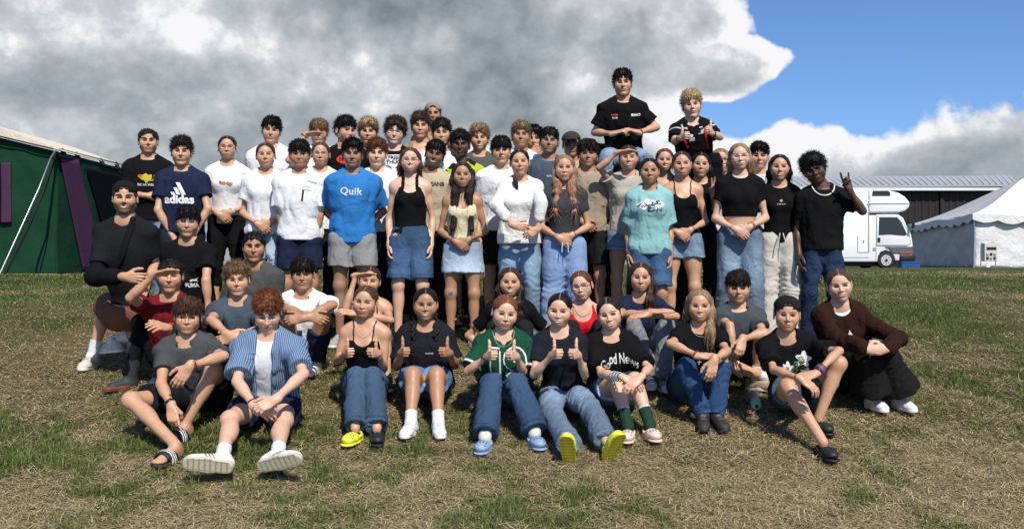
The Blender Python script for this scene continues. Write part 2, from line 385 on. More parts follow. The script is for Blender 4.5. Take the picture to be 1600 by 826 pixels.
def head_prims(o, M, hs, sex, face):
    """o eye-level centre of the skull, M rows = right, forward, up"""
    def g(x, y, z): return o + hs * (M.T @ A(x, y, z))
    def R(*r): return A(*r) * hs
    fm = sex == 'f'; w = face.get('w', 1.) * face.get('vw', 1.); pr = []; nl = face.get('nl', 0.); nw_ = face.get('nwd', 1.); jw = face.get('jw', 1.); cz = face.get('cz', 0.); es = face.get('es', .032); bz = face.get('bz', 0.)
    pr += [ell(g(0, -.014, .034), R(.0750, .094, .078), M, .02), ell(g(0, .020, -.024 + cz * .4), R(.0645 * w, .072, .078 - cz * .4), M, .03),
           ell(g(0, .038, .040), R(.060, .050, .046), M, .03)]
    j = (.0445 if fm else .051) * w * jw
    for sx in (-1, 1):
        pr.append(cone(g(sx * j, -.004, -.052), g(sx * .015 * jw, .062, -.094 + cz), .018 * hs, .017 * hs, .03))
        pr.append(ell(g(sx * .039 * w, .056, -.026), R(.026, .026, .028), M, .045))
        pr.append(cone(g(sx * .013, .0875 if fm else .0905, .0175 + bz), g(sx * .046, .073, .0195 + bz), (.0062 if fm else .0085) * hs, .0062 * hs, .010))
    pr.append(ell(g(0, .068 if fm else .071, -.098 + cz), R(.018 * jw, .018, .015), M, .018))
    for sx in (-1, 1): pr.append(ell(g(sx * es, .0935, -.0005), R(.0205, .0180, .0130), M, .008, 's'))
    for sx in (-1, 1): pr.append(ell(g(sx * es, .0690, -.001), R(.0140, .0108, .0095), M, .004))
    pr += [cone(g(0, .087, .006), g(0, (.106 if fm else .109) + nl, -.030 + nl), .0068 * hs, (.0092 if fm else .0112) * nw_ * hs, .008)]
    for sx in (-1, 1): pr.append(ell(g(sx * .0115, .095, -.034), R(.0085, .0095, .0075), M, .005))
    sm = face.get('smile', 0)
    pr += [ell(g(0, .078, -.062), R(.028, .018, .020), M, .016), ell(g(0, .0945, -.0565), R(.021, .0065, .0050), M, .006), ell(g(0, .0925, -.0685), R(.019, .0075, .0060), M, .006),
           ell(g(0, .101, -.0625), R(.020 + .006 * bool(sm), .0045, .0018 + .002 * (sm == 2)), M, .003, 's')]
    for sx in (-1, 1):
        E = np.stack([nrm(M[0] + sx * .25 * M[1] * -1), nrm(M[1]), M[2]])
        pr += [ell(g(sx * .082, -.012, -.006), R(.008, .019, .031), M, .008), ell(g(sx * .089, -.006, -.004), R(.006, .010, .018), M, .006, 's')]
    return pr

def face_color(v, o, M, hs, skin, face, hairc):
    """colour of the skin itself: brows, lids, irises, lips, beard"""
    q = ((v - o) @ M.T) / hs; x, y, z = q[:, 0], q[:, 1], q[:, 2]; sk = A(skin)
    col = np.tile(sk, (len(v), 1)); ax = np.abs(x)
    front = (y > .035)
    def lay(m, c, a=1.):
        m = np.clip(m, 0, 1)[:, None] * a; col[:] = col * (1 - m) + A(c) * m
    near = (np.linalg.norm(q, axis=1) < .16)
    red = np.exp(-((ax - .036) / .02) ** 2 - ((z + .03) / .02) ** 2) * front * near
    lay(red, sk * A(1.02, .74, .70), .22)
    lay(np.exp(-(x / .013) ** 2 - ((z + .032) / .012) ** 2) * (y > .09), sk * A(1., .74, .70), .35)
    if face.get('beard'):
        u = (near & (y > -.02) & (z < -.035 - .35 * np.maximum(0, .05 - y)) ) * np.clip((-.030 - z) / .012, 0, 1) * (z > -.125)
        n = .6 + .4 * vnoise(v * 160, 3); lip = np.exp(-((x / .022) ** 2 + ((z + .063) / .0075) ** 2) ** 2)
        lay(u * n * (1 - lip) * (ax < .075), face.get('bc', hairc), face['beard'])
    sm = face.get('smile', 0); zc = z + .0625 - (x * x) * (9 if sm else 1.5) + (.0035 if sm else 0)
    lw = (.0235 + .005 * bool(sm)) * face.get('mw', 1.)
    m = ((ax / lw) ** 2 + (zc / (.0080 * face.get('lf', 1.) + .0015 * (sm == 2))) ** 2); mm = np.clip((1.15 - m) / .3, 0, 1) * (y > .07) * near
    lc = face.get('lip', sk * A(.78, .36, .34)); lay(mm, lc, .95 if face.get('sex') == 'f' else .75)
    if sm == 2:
        m = ((ax / (lw - .004)) ** 2 + (zc / .0046) ** 2); lay(np.clip((1.1 - m) / .25, 0, 1) * (y > .07) * near, (.47, .43, .37))
    else:
        m = np.clip((1 - (ax / lw) ** 2), 0, 1) * np.clip((.0021 - np.abs(zc)) / .0012, 0, 1) * (y > .07) * near; lay(m, sk * .15, .95)
    # brows
    bt = .0042 if face.get('sex') == 'f' else .0074
    zb = .0225 + face.get('bz', 0.) - ((ax - .034) / .03) ** 2 * .006
    m = np.clip((bt * (1.15 - 8 * np.abs(ax - .026)) - np.abs(z - zb)) / .0018, 0, 1) * (ax > .011) * (ax < .056) * (y > .055) * near
    lay(m, face.get('brow', np.minimum(A(hairc) * .40, sk * .30)), .86 if face.get('sex') == 'f' else .95)
    # eyes
    op = face.get('open', .18); hh = .0030 + .0052 * op
    es = face.get('es', .032); m = ((ax - es) / .0152) ** 2 + ((z + .001) / hh) ** 2
    e = np.clip((1.2 - m) / .35, 0, 1) * (y > .05) * near
    line = ((ax - es) / .0176) ** 2 + ((z + .0005) / (hh + .0030)) ** 2
    lay(np.clip((1.2 - line) / .4, 0, 1) * (y > .05) * near, sk * .12, .92)
    if op > .1:
        lay(e, (.16, .13, .115) if op > .25 else (.035, .025, .02)); m = ((ax - es) ** 2 + (z + .001) ** 2) < .0064 ** 2; lay(m * e, (.03, .02, .015))
    else: lay(e, sk * .30)
    return np.clip(col, 0, 1)

HAIRC = dict(black=(.006, .005, .005), dark=(.015, .010, .007), brown=(.036, .020, .012), chest=(.062, .032, .018), lbrown=(.16, .095, .052),
             blond=(.36, .25, .135), dblond=(.22, .145, .08), ginger=(.15, .050, .020), dginger=(.11, .036, .016), auburn=(.10, .035, .02))

def style_prims(st, g, R, M, hs, NB, rg):
    """hair volumes, by style"""
    t = dict(short=(.0085, .016), crop=(.005, .010), curly=(.009, .030), bigcurly=(.020, .040), messy=(.009, .028), fringe=(.010, .022), mop=(.018, .028), flat=(.009, .022),
             back=(.0065, .012), long=(.009, .014), pony=(.0075, .014), bun=(.007, .014), braids=(.008, .014), blondcurl=(.012, .036), cap=(.008, .0), bob=(.010, .014), wavy=(.008, .013)).get(st, (.01, .02))
    side, top = t; pr = [ell(g(0, -.018, .034), R(.0785 + side, .095 + side * .9, .080 + top * .45), M, .01)]
    pr.append(ell(g(0, .038, .042), R(.0605 + side, .050 + side, .048 + side), M, .02))
    if top > .02: pr.append(ell(g(0, .006, .036 + .035 + top * .5), R(.066 + side, .076 + side * .5, .046 + top * .3), M, .03))
    fr = st in ('fringe', 'mop', 'curly', 'bigcurly', 'messy', 'blondcurl', 'flat')
    if st == 'fringe': pr.append(ell(g(0, .070, .062), R(.058, .030, .026), M, .02))
    if st in ('curly', 'bigcurly', 'blondcurl', 'mop'): pr.append(ell(g(0, .060, .078), R(.058, .034, .026), M, .02))
    if st == 'messy': pr.append(ell(g(.015, .062, .080), R(.050, .030, .022), M, .02))
    male = st in ('short', 'crop', 'curly', 'bigcurly', 'messy', 'fringe', 'flat', 'blondcurl', 'mop', 'cap')
    zt = {'fringe': .066, 'mop': .074, 'flat': .080, 'short': .082}.get(st, .088)
    cut = [ell(g(0, .118, -.03), R(.094 if male else .079, .085 if male else .095, zt + (.012 if male else .034)), M, .008, 's')]
    if male: cut += [ell(g(0, .085, -.085), R(.13, .085, .078), M, .006, 's'), half(-(M.T @ A(0, .15, 1.)), g(0, -.05, -.05 if st != 'mop' else -.07), .01)]
    if st in ('back', 'pony', 'bun', 'braids'):
        cut += [ell(g(0, .075, -.088), R(.13, .095, .082), M, .006, 's'), half(-(M.T @ A(0, .35, 1.)), g(0, -.06, -.055), .01)]
    ex = []
    sd = rg['by_R'] if rg else M[0]
    if st == 'bun': ex.append(ell(g(0, -.10, .07), R(.034, .032, .032), M, .008))
    if st == 'back': ex.append(cone(g(0, -.10, .0), g(0, -.125, -.10), .024 * hs, .012 * hs, .01))
    return pr, cut, ex, male

class Person: pass

def build(sp):
    """all geometry of one person; pure numpy"""
    R = Person(); R.sp = sp; sex = sp['sex']; fm = sex == 'f'; rng = np.random.RandomState(sp['seed'])
    ex, ey = sp['eye']; Y = sp['Y']; wt = sp.get('wt', 1.)
    fc = math.degrees(math.atan((CX - ex) / F)) * .8; ya, pi_, ro = [math.radians(a) for a in (sp.get('yaw', 0) + fc, sp.get('pitch', 0), sp.get('roll', 0))]
    # head frame rows: image-right, forward (to camera), up.  yaw>0 turns to image-right, pitch>0 looks down, roll>0 leans to image-right
    Mh = np.stack([X3, -Y3, Z3])
    Rm = rot(Y3, ro) @ rot(Z3, ya) @ rot(X3, pi_)
    Mh = (Rm @ Mh.T).T
    hs = sp.get('hs', 1.) * (1.0 if fm else 1.03)
    O = P(ex, ey, Y) - Mh[1] * .02
    seated = sp['pose'] == 'sit'
    byaw = math.radians(sp.get('by', 0) + (fc * .6 if not sp['pose'] == 'sit' else 0)); Rb = rot(Z3, byaw) @ X3; Fb = rot(Z3, byaw) @ (-Y3)
    g0 = float(gz(Y)); 
    if seated: s = sp.get('s', .95 if fm else 1.0)
    else:
        Hh = O[2] + .115 - g0; R.Hh = Hh; s = float(np.clip(Hh / 1.75, .88, 1.05)) * sp.get('s', 1.)
    nd = .158 * s ** .5 * (1. if not fm else .97)
    hd = Mh[2] * .45 + Z3 * .55
    NB = O - nrm(hd) * nd * .62 - Z3 * nd * .40 + Y3 * .012 + Rb * sp.get('nx', 0)
    shw = (.141 if fm else .158) * s * (.9 + .1 * wt) * sp.get('sw', 1.)
    roll_b = math.radians(sp.get('br', 0)); Rs = nrm(Rb * math.cos(roll_b) - Z3 * math.sin(roll_b))
    SH = {-1: NB - Rs * shw - Z3 * .076 * s, 1: NB + Rs * shw - Z3 * .076 * s}
    if 'shl' in sp: SH[-1] = P(*sp['shl'], Y)
    if 'shr' in sp: SH[1] = P(*sp['shr'], Y)
    for k, dz in sp.get('shz', {}).items(): SH[k] = SH[k] + Z3 * dz
    if seated and sp.get('on') is None:
        hx, hY = sp.get('hip', (ex, Y + .12)); hh = sp.get('hh', .11)
        PC = P(hx, 413, hY); PC[2] = float(gz(hY)) + hh
    elif seated: PC = A(*sp['on'])
    else:
        PC = NB - Z3 * .53 * s + Rb * sp.get('hx', 0) + Y3 * sp.get('hy', .0); 
    R.tl = np.linalg.norm(NB - PC) / s
    U = nrm(NB - PC); Rt = nrm(Rs - U * (Rs @ U)); Ft = nrm(np.cross(U, Rt)); 
    if Ft @ Fb < 0: Ft = -Ft
    R.U, R.Rt, R.Ft, R.NB, R.PC, R.s, R.O, R.Mh, R.hs, R.SH = U, Rt, Ft, NB, PC, s, O, Mh, hs, SH
    T = np.stack([Rt, Ft, U]); tl = np.linalg.norm(NB - PC)
    def tp(x, y, z): return PC + Rt * x * s + Ft * y * s + U * z * tl      # z 0 pelvis .. 1 neck base
    R.tp = tp
    # ---- torso
    w_ = wt
    if fm:
        tor = [ell(tp(0, -.02, .02), A(.165 * w_, .115 * w_, .125) * s, T, .05), ell(tp(0, .0, .40), A(.125 * w_, .088 * w_, .17) * s, T, .06),
               ell(tp(0, .005, .68), A(.140 * w_ ** .7, .100 * w_ ** .6, .16) * s, T, .06)]
        for sx in (-1, 1): tor.append(ell(tp(sx * .062, .075, .655), A(.060, .050, .062) * s * w_ ** .5, T, .035))
        tor.append(cone(tp(-.105, -.005, .86), tp(.105, -.005, .86), .058 * s, .058 * s, .05, (Ft, .85)))
    else:
        tor = [ell(tp(0, -.015, .03), A(.150 * w_, .110 * w_, .125) * s, T, .05), ell(tp(0, .0, .40), A(.138 * w_, .095 * w_, .18) * s, T, .06),
               ell(tp(0, .005, .68), A(.165 * w_ ** .6, .112 * w_ ** .6, .17) * s, T, .06),
               cone(tp(-.105, .005, .82), tp(.105, .005, .82), .066 * s, .066 * s, .05, (Ft, .88))]
    nr = (.043 if fm else .053) * s ** .5 * sp.get('nw', 1.)
    hb = O + hs * (Mh.T @ A(0, -.022, -.055)); neck = [cone(hb, NB - U * .02 - Fb * .0, nr * .98, nr * 1.06, .02), 
              cone(NB - Fb * .014 + U * .026, SH[-1] + U * .010 * s, .042 * s, .040 * s, .05), cone(NB - Fb * .014 + U * .026, SH[1] + U * .010 * s, .042 * s, .040 * s, .05)]
    delt = [ell(SH[k] - U * .014 * s + Rt * k * .003, A(.044, .046, .055) * s * (.84 if fm else 1.0) * w_ ** .4, T, .035) for k in (-1, 1)]
    # ---- arms
    l1, l2 = .295 * s, .255 * s; ar = (.68 if fm else .81) * w_ ** .6 * s; armp = {}; hands = []; R.arm = {}
    for k, key in ((-1, 'al'), (1, 'ar')):
        a = sp.get(key, 'down'); S0 = SH[k]; pose = 'relax'; Dh = Nh = None; Sh = None
        if isinstance(a, str):
            out = Rb * k
            if a == 'down': Wp = S0 + out * .045 - Z3 * .525 * s + Fb * .04; E = ik(S0, Wp, l1, l2, out * .4 - Fb); Nh = -out
            elif a == 'clasp': 
                Wp = PC + Rb * k * .055 * s + Fb * (.165 * w_) * s + U * (.075 + .01 * k) * s; E = ik(S0, Wp, l1, l2, out * .8 - Fb * .8); Nh = -Fb; pose = 'hold'; Dh = -out * .75 - Z3 * .55 + Fb * .1
            elif a == 'back': Wp = PC + Rb * k * .06 * s - Fb * .15 * s + U * .05; E = ik(S0, Wp, l1, l2, out - Fb * .5); Nh = -Fb
            elif a == 'cross':
                Wp = S0 * .25 + SH[-k] * .75 - U * .25 * s + Fb * (.17 + .03 * k); E = ik(S0, Wp, l1, l2, out * .9 - Z3 * 1.2); Nh = -Fb; pose = 'flat'
            elif a == 'front': Wp = PC + Rb * k * .15 * s + Fb * .12 * s + U * .03 * s; E = ik(S0, Wp, l1, l2, out * 1.0 - Fb * .4); Nh = -Fb * .5 - out
        else:
            e2, w2, dw = a[0], a[1], a[2]; pose = a[3] if len(a) > 3 else 'relax'
            Wp = P(w2[0], w2[1], Y + dw)
            dmax_ = (l1 + l2) * .995; v = Wp - S0; L = np.linalg.norm(v)
            if L > dmax_:      # bring the wrist towards the shoulder's depth along its ray
                ys = np.arange(Y - .8, Y + .5, .01); pp = np.array([P(w2[0], w2[1], y) for y in ys]); e = np.abs(np.maximum(np.linalg.norm(pp - S0, axis=1) - dmax_, 0)) + .05 * np.abs(ys - Y - dw)
                Wp = pp[np.argmin(e)]
            E = raymid(e2, S0, Wp, l1, l2, S0[1] + (a[6] if len(a) > 6 and a[6] is not None else -.03), .06) if e2 is not None else ik(S0, Wp, l1, l2, Rb * k - Z3 * .6)
            if len(a) > 4 and a[4] is not None: Dh = A(a[4])
            if len(a) > 5 and a[5] is not None: Nh = A(a[5])
        fd = nrm(Wp - E)
        if Dh is None: Dh = fd
        if Nh is None: Nh = -Rb * k * .5 - Fb * .2 - Z3 * .5 if abs(fd[2]) < .7 else -Rb * k
        Dh = nrm(Dh); Nh = nrm(Nh - Dh * (Nh @ Dh)); Sd = np.cross(Dh, Nh) * (1 if k < 0 else -1)
        if pose == 'thumb': Sd = Z3
        E2 = E
        pl = [cone(S0, E2, .047 * ar, .038 * ar, .03), ell((S0 * .55 + E2 * .45) + Fb * .004, A(.040, .040, .085) * ar, np.stack(basis(E2 - S0)), .03),
              cone(E2, Wp, .0395 * ar, .0265 * ar, .02), ell(E2 * .72 + Wp * .28, A(.041, .036, .075) * ar, np.stack(basis(Wp - E2)), .03)]
        armp[k] = pl; hands += hand_prims(Wp, Dh, Nh, Sd, (.94 if fm else 1.03) * s ** .5, pose); R.arm[k] = (S0, E2, Wp, Dh, Nh, Sd)
    # ---- legs
    lt, ls = .425 * s, .415 * s; lg = (.96 if fm else .95) * w_ ** .6 * s; legp = {}; R.leg = {}; R.foot = {}
    for k, key in ((-1, 'll'), (1, 'lr')):
        hj = PC + Rb * k * .088 * s - U * (.0 if not seated else .0)
        L = sp.get(key)
        if L is None and not seated:
            an = PC + Rb * k * (.11 * s + sp.get('fs', 0)) + Fb * (.0 if k < 0 else .03); an = A(an[0], an[1] , 0); an[2] = float(gz(an[1])) + .085
            kn = (hj + an) / 2 + Fb * .025 + Rb * k * .01; td = nrm(Fb + Rb * k * .28); 
        elif L is None:
            kn = hj + Fb * .30 + Z3 * .30 + Rb * k * .06; an = hj + Fb * .45 + Rb * k * .05; an[2] = float(gz(an[1])) + .085; kn = ik(hj, an, lt, ls, Z3 + Fb * .2); td = nrm(Fb + Rb * k * .1)
        else:
            kp, ap, td = L[0], L[1], A(*L[2]) if len(L) > 2 and L[2] is not None else Fb + Rb * k * .15
            an = PG(ap[0], ap[1], L[3] if len(L) > 3 and L[3] is not None else .085)
            if len(L) > 4: an = P(ap[0], ap[1], L[4])
            kn = raymid(kp, hj, an, lt, ls, None) if kp is not None else ik(hj, an, lt, ls, Z3)
        up = Z3 if len(L or ()) < 6 else A(*L[5])
        td = nrm(td); N = nrm(up - td * (up @ td)) if abs(td[2]) < .6 else nrm(up - td * (up @ td))
        sh = nrm(an - kn); back = nrm(np.cross(np.cross(sh, td), sh)); back = -back
        legp[k] = [cone(hj - Rb * k * .005, kn, .084 * lg, .054 * lg, .04), ell(hj * .6 + kn * .4, A(.080, .080, .15) * lg, np.stack(basis(kn - hj)), .04),
                   ell(kn - sh * .0 - back * .006, A(.050, .052, .056) * lg, np.stack(basis(sh)), .02),
                   cone(kn, an, .0500 * lg, .0335 * lg, .03), ell(kn * .68 + an * .32 + back * .018 * s, A(.050, .046, .105) * lg, np.stack(basis(an - kn)), .03)]
        R.leg[k] = (hj, kn, an); R.foot[k] = (an, td, N)
        fs = (.93 if fm else 1.03) * s ** .5; shk = (sp.get('fl' if k < 0 else 'fr', sp.get('foot')) or {}).get('k')
        nf = len(legp[k])
        h_ = an - N * .058 * fs
        legp[k] += [ell(an - td * .02 * fs - N * .035 * fs, A(.033, .040, .045) * fs, np.stack([np.cross(td, N), td, N]), .02),
                    cone(an + td * .01 - N * .025 * fs, an + td * .125 * fs - N * .062 * fs, .034 * fs, .026 * fs, .02), cone(h_ - td * .03 * fs, h_ + td * .12 * fs - N * .004, .024 * fs, .022 * fs, .02),
                    ell(an + td * .15 * fs - N * .066 * fs, A(.042, .045, .017) * fs, np.stack([np.cross(td, N), td, N]), .015)]
        if shk and shk not in ('slide',): legp[k] = legp[k][:nf] + [ell(an - N * .02, A(.026, .03, .03) * fs, None, .01)]
    fc_ = dict(sp.get('face', {})); fr_ = np.random.RandomState(sp['seed'] * 13 + 1)
    for kk, m_, d_ in (('vw', 1., .045), ('nl', 0., .004), ('nwd', 1., .16), ('jw', 1., .10), ('cz', .009 if fm else .003, .006), ('es', .0320, .0012), ('bz', 0., .0022), ('mw', 1., .12), ('lf', 1., .3), ('open', .26, .22)): fc_.setdefault(kk, m_ + d_ * fr_.uniform(-1, 1))
    hp = head_prims(O, Mh, hs, sex, fc_)
    torso = tor + neck + delt
    body = torso + armp[-1] + armp[1] + legp[-1] + legp[1] + hp + hands
    R.torso, R.tor, R.neck, R.delt, R.armp, R.legp, R.hands = torso, tor, neck, delt, armp, legp, hands
    skin = SKINS[sp['skin']] if isinstance(sp['skin'], str) else sp['skin']; R.skin = skin
    face = fc_; face['sex'] = sex; hc = HAIRC[sp['hair'][1]] if isinstance(sp['hair'][1], str) else sp['hair'][1]
    # ---- body mesh, finer at the head and hands
    hcs = [R.arm[k][2] + R.arm[k][3] * .07 for k in (-1, 1)]
    def fine(c, pad): 
        m = np.linalg.norm(c - (O + A(0, 0, -.005)), axis=1) < .155 + pad
        for q in hcs: m |= np.linalg.norm(c - q, axis=1) < .10 + pad
        return m
    def coarse(c, pad):
        m = np.linalg.norm(c - (O + A(0, 0, -.005)), axis=1) > .150 - pad
        for q in hcs: m &= np.linalg.norm(c - q, axis=1) > .095 - pad
        return m
    hf = sp.get('hf', .0034); hcb = .009
    v1, q1 = mesh_sdf(body, hf, None, fine); v2, q2 = mesh_sdf(body, hcb, None, coarse)
    # trim each mesh to its own zone with a small overlap
    def trim(v, q, keep):
        m = keep(v); fm_ = m[q].any(1); q = q[fm_]; u = np.unique(q); mp = np.full(len(v), -1); mp[u] = np.arange(len(u)); return v[u], mp[q]
    v1, q1 = trim(v1, q1, lambda c: fine(c, 0)); v2, q2 = trim(v2, q2, lambda c: coarse(c, 0))
    col = np.concatenate([face_color(v1, O, Mh, hs, skin, face, hc), np.tile(A(skin), (len(v2), 1))])
    for k in (-1, 1):      # pinker knuckles, knees, elbows
        for c, r in ((R.leg[k][1], .05), (R.arm[k][1], .035), (R.arm[k][2] + R.arm[k][3] * .09, .03)):
            vv = np.concatenate([v1, v2]); m = np.exp(-(np.linalg.norm(vv - c, axis=1) / r) ** 2)[:, None] * .30; col = col * (1 - m) + A(skin) * A(1., .74, .68) * m
    R.meshes = [('person', *join([(v1, q1), (v2, q2)]), 'skin', col)]
    R.body = body
    make_hair(R, sp, hc, rng)
    make_clothes(R, sp, rng)
    return R

def basis(d):
    d = nrm(d); a = nrm(np.cross(d, X3 if abs(d[0]) < .8 else Y3)); return a, np.cross(d, a), d

def strands(R, v, n, w, L, dirf, rng, seg=3, curl=0., droop=0.):
    """tapered three-sided locks grown from points v"""
    idx = rng.choice(len(v), n); p = v[idx] + rng.normal(0, .002, (n, 3)); d = dirf(p, rng); L = L * rng.uniform(.6, 1.3, n)
    ring = []; V = []; Q = []
    ph = rng.uniform(0, 6.28, n); a = np.cross(d, rng.normal(0, 1, (n, 3))); a /= np.linalg.norm(a, axis=1)[:, None] + 1e-9; b = np.cross(d, a)
    cur = p.copy()
    for i in range(seg + 1):
        t = i / seg; r = w * (1 - t) ** .7 + .0004
        off = curl * (np.cos(ph + t * 5)[:, None] * a + np.sin(ph + t * 5)[:, None] * b) * t ** .7
        c = cur + off
        for j in range(3):
            th = j * 2.094; V.append(c + r * (math.cos(th) * a + math.sin(th) * b))
        d = d - Z3 * droop / seg; d /= np.linalg.norm(d, axis=1)[:, None]; cur = cur + d * (L / seg)[:, None]
    V = np.stack(V, 1)   # n,(seg+1)*3,3
    f = []
    for i in range(seg):
        for j in range(3):
            f.append([i * 3 + j, i * 3 + (j + 1) % 3, i * 3 + 3 + (j + 1) % 3, i * 3 + 3 + j])
    f = np.array(f); Q = (f[None] + (np.arange(n) * (seg + 1) * 3)[:, None, None]).reshape(-1, 4)
    return V.reshape(-1, 3), Q

def make_hair(R, sp, hc, rng):
    st = sp['hair'][0]; O, M, hs = R.O, R.Mh, R.hs
    if st == 'none': return
    def g(x, y, z): return O + hs * (M.T @ A(x, y, z))
    def Rr(*r): return A(*r) * hs
    pr, cut, ex, male = style_prims(st, g, Rr, M, hs, R.NB, None); seed = sp['seed']
    curly = st in ('curly', 'bigcurly', 'blondcurl'); Mt = M.astype(f4)
    def disp(x):
        q = (x - O.astype(f4)) @ Mt.T
        if curly: return -.007 * np.abs(vnoise(q * 42, seed)) * 1.3 + .004 * vnoise(q * 110, seed + 1) + .003
        if male: return .006 * vnoise(q * A(70, 24, 24).astype(f4), seed) + .004 * vnoise(q * A(190, 40, 40).astype(f4), seed + 1)
        ang = np.arctan2(q[..., 0], q[..., 2] + .02 if st not in ('long', 'wavy') else q[..., 1] + .2)
        return (.0009 * np.sin(ang * 46 + 2 * vnoise(q * 9, seed)) + .0010 * vnoise(q * A(40, 40, 14).astype(f4), seed)).astype(f4)
    parts = []
    v, q = mesh_sdf(pr + cut + ex, .0045 * hs, disp, None, .012); parts.append((v, q))
    crown = g(0, -.03, .09)
    if male and st != 'cap':
        zz = (v - O) @ M[2]; yy = (v - O) @ M[1]; vt = v[(zz > .03) | (yy < -.02)]
        def df(p, r):
            n = p - g(0, -.02, .02); n /= np.linalg.norm(n, axis=1)[:, None]; fw = M[1] * (.9 if st in ('fringe', 'short', 'messy', 'mop', 'flat') else .1)
            f = n * (.55 if not curly else 1.) + fw + r.normal(0, .24 if not curly else .8, p.shape) - M[2] * (.25 if st in ('mop', 'fringe') else -.1); return f / np.linalg.norm(f, axis=1)[:, None]
        nS = dict(crop=260, short=800).get(st, 1300)
        if len(vt): parts.append(strands(R, vt, nS, 0.0017 * hs, dict(crop=.008, short=.011, fringe=.020, mop=.024, flat=.018).get(st, .025) * hs, df, rng, 3, .008 if curly else .002, .5 if st in ('fringe', 'mop') else .15))
        fz = {'fringe': (.062, .045), 'mop': (.066, .042), 'flat': (.07, .03), 'curly': (.070, .030), 'bigcurly': (.068, .034), 'messy': (.068, .036), 'blondcurl': (.070, .032)}.get(st)
        if fz:   # locks falling over the forehead
            m = (np.abs(zz - fz[0]) < .018) & (yy > .055) ; vf = v[m]
            if len(vf):
                def df2(p, r):
                    f = -M[2] * 1. + M[1] * .12 + r.normal(0, .28, p.shape); return f / np.linalg.norm(f, axis=1)[:, None]
                parts.append(strands(R, vf, 110, .0038 * hs, fz[1] * hs, df2, rng, 3, .006 if curly else .002, .2))
    elif not male:
        # loose lengths
        fl = sp['hair'][2] if len(sp['hair']) > 2 else {}
        if st in ('long', 'wavy', 'bob', 'braids', 'pony'):
            lp = []
            for sx in (-1, 1):
                w = fl.get('l' if sx < 0 else 'r', 'front'); L = fl.get('len', .32)
                if st in ('pony',): continue
                if st == 'braids':
                    a = g(sx * .068, -.02, -.05); b = R.SH[sx] * .55 + R.NB * .45 + R.Ft * .115 * R.s; c = b - R.U * .24 * R.s
                    pts = [a, a * .5 + b * .5 + R.Rt * sx * .015, b, b * .5 + c * .5 + R.Ft * .01, c]; tot = 0
                    for p_, q_ in zip(pts[:-1], pts[1:]):
                        n_ = max(2, int(np.linalg.norm(q_ - p_) / .022))
                        for i in range(n_):
                            cc = p_ + (q_ - p_) * i / n_; side = R.Rt * (.006 if (tot % 2) else -.006); tot += 1
                            lp.append(ell(cc + side, A(.0125, .0125, .016), np.stack(basis(nrm(q_ - p_) + R.Rt * (.7 if tot % 2 else -.7))), .003))
                    continue
                if w == 'none': continue
                top = g(sx * .070, -.012, .045); mid = g(sx * .082, -.018 if w == 'back' else .0, -.045)
                if w == 'front': e1 = R.SH[sx] * .42 + R.NB * .58 + R.Ft * .085 * R.s + R.U * .03; e2 = e1 - R.U * max(L - .16, .02) + R.Ft * .035 + R.Rt * sx * .025
                else: e1 = R.SH[sx] * .48 + R.NB * .52 - R.Ft * .06 + R.U * .02; e2 = e1 - R.U * max(L - .16, .02) - R.Ft * .03
                if st == 'bob' or L < .17: e1 = g(sx * .078, -.02, -.13); e2 = e1 - Z3 * .005
                lp += [cone(top, mid, .022 * hs, .022 * hs, .02, (M[1], .95)), cone(mid, e1, .022 * hs, .027 * hs, .03, (R.Ft, .8)), cone(e1, e2, .030 * hs, .020 * hs, .03, (R.Ft, .6))]
                R.hairline = (e1, e2)
            if st in ('long', 'wavy', 'bob'):
                bk = g(0, -.06, -.06); lp.append(cone(g(0, -.05, .0), bk if st != 'bob' else g(0, -.05, -.10), .072 * hs, .06 * hs, .03, (M[1], .8)))
                if st != 'bob': lp.append(cone(bk, R.NB - R.Ft * .07 - R.U * .06, .055, .04, .03, (M[0], .99)))
            def disp2(x):
                q = (x - O.astype(f4)) @ Mt.T; wv = st == 'wavy'
                q = q + (np.stack([np.sin(q[..., 2] * 55 + q[..., 0] * 20)] * 3, -1) * f4(.008) if wv else 0)
                return .0050 * vnoise(q * A(80, 80, 4).astype(f4), seed + 5) + .0035 * vnoise(q * A(180, 180, 6).astype(f4), seed + 6) + (.004 * np.sin(q[..., 2] * 70 + seed) if wv else 0)
            if not lp: lp = [ell(g(0, -.09, .02), Rr(.03, .03, .03), M)]
            v2, q2 = mesh_sdf(lp + [ell(O + hs * (M.T @ A(0, .118, -.03)), Rr(.079, .097, .122), M, .006, 's')], .005 * hs, disp2 if st != 'braids' else None, None, .012); parts.append((v2, q2))
            if st != 'braids' and len(v2):
                def df3(p, r):
                    f = -Z3 + r.normal(0, .16 if st == 'long' else .4, p.shape); return f / np.linalg.norm(f, axis=1)[:, None]
                lo = v2[v2[:, 2] < O[2] - .03]
                if len(lo): parts.append(strands(R, lo, 420, .0022, .085, df3, rng, 4, .006 if st == 'wavy' else .0015))
        n_ = 60
        def df4(p, r):
            n = p - g(0, -.02, .02); n /= np.linalg.norm(n, axis=1)[:, None]; f = n * .35 - M[2] * .5 - M[1] * .6 + r.normal(0, .3, p.shape); return f / np.linalg.norm(f, axis=1)[:, None]
        parts.append(strands(R, v, n_, .0011, .03, df4, rng, 3, .003))
    vv, qq = join(parts)
    n = (.78 + .5 * rng.rand()) if False else 1.
    ql = (vv - O) @ M.T / hs
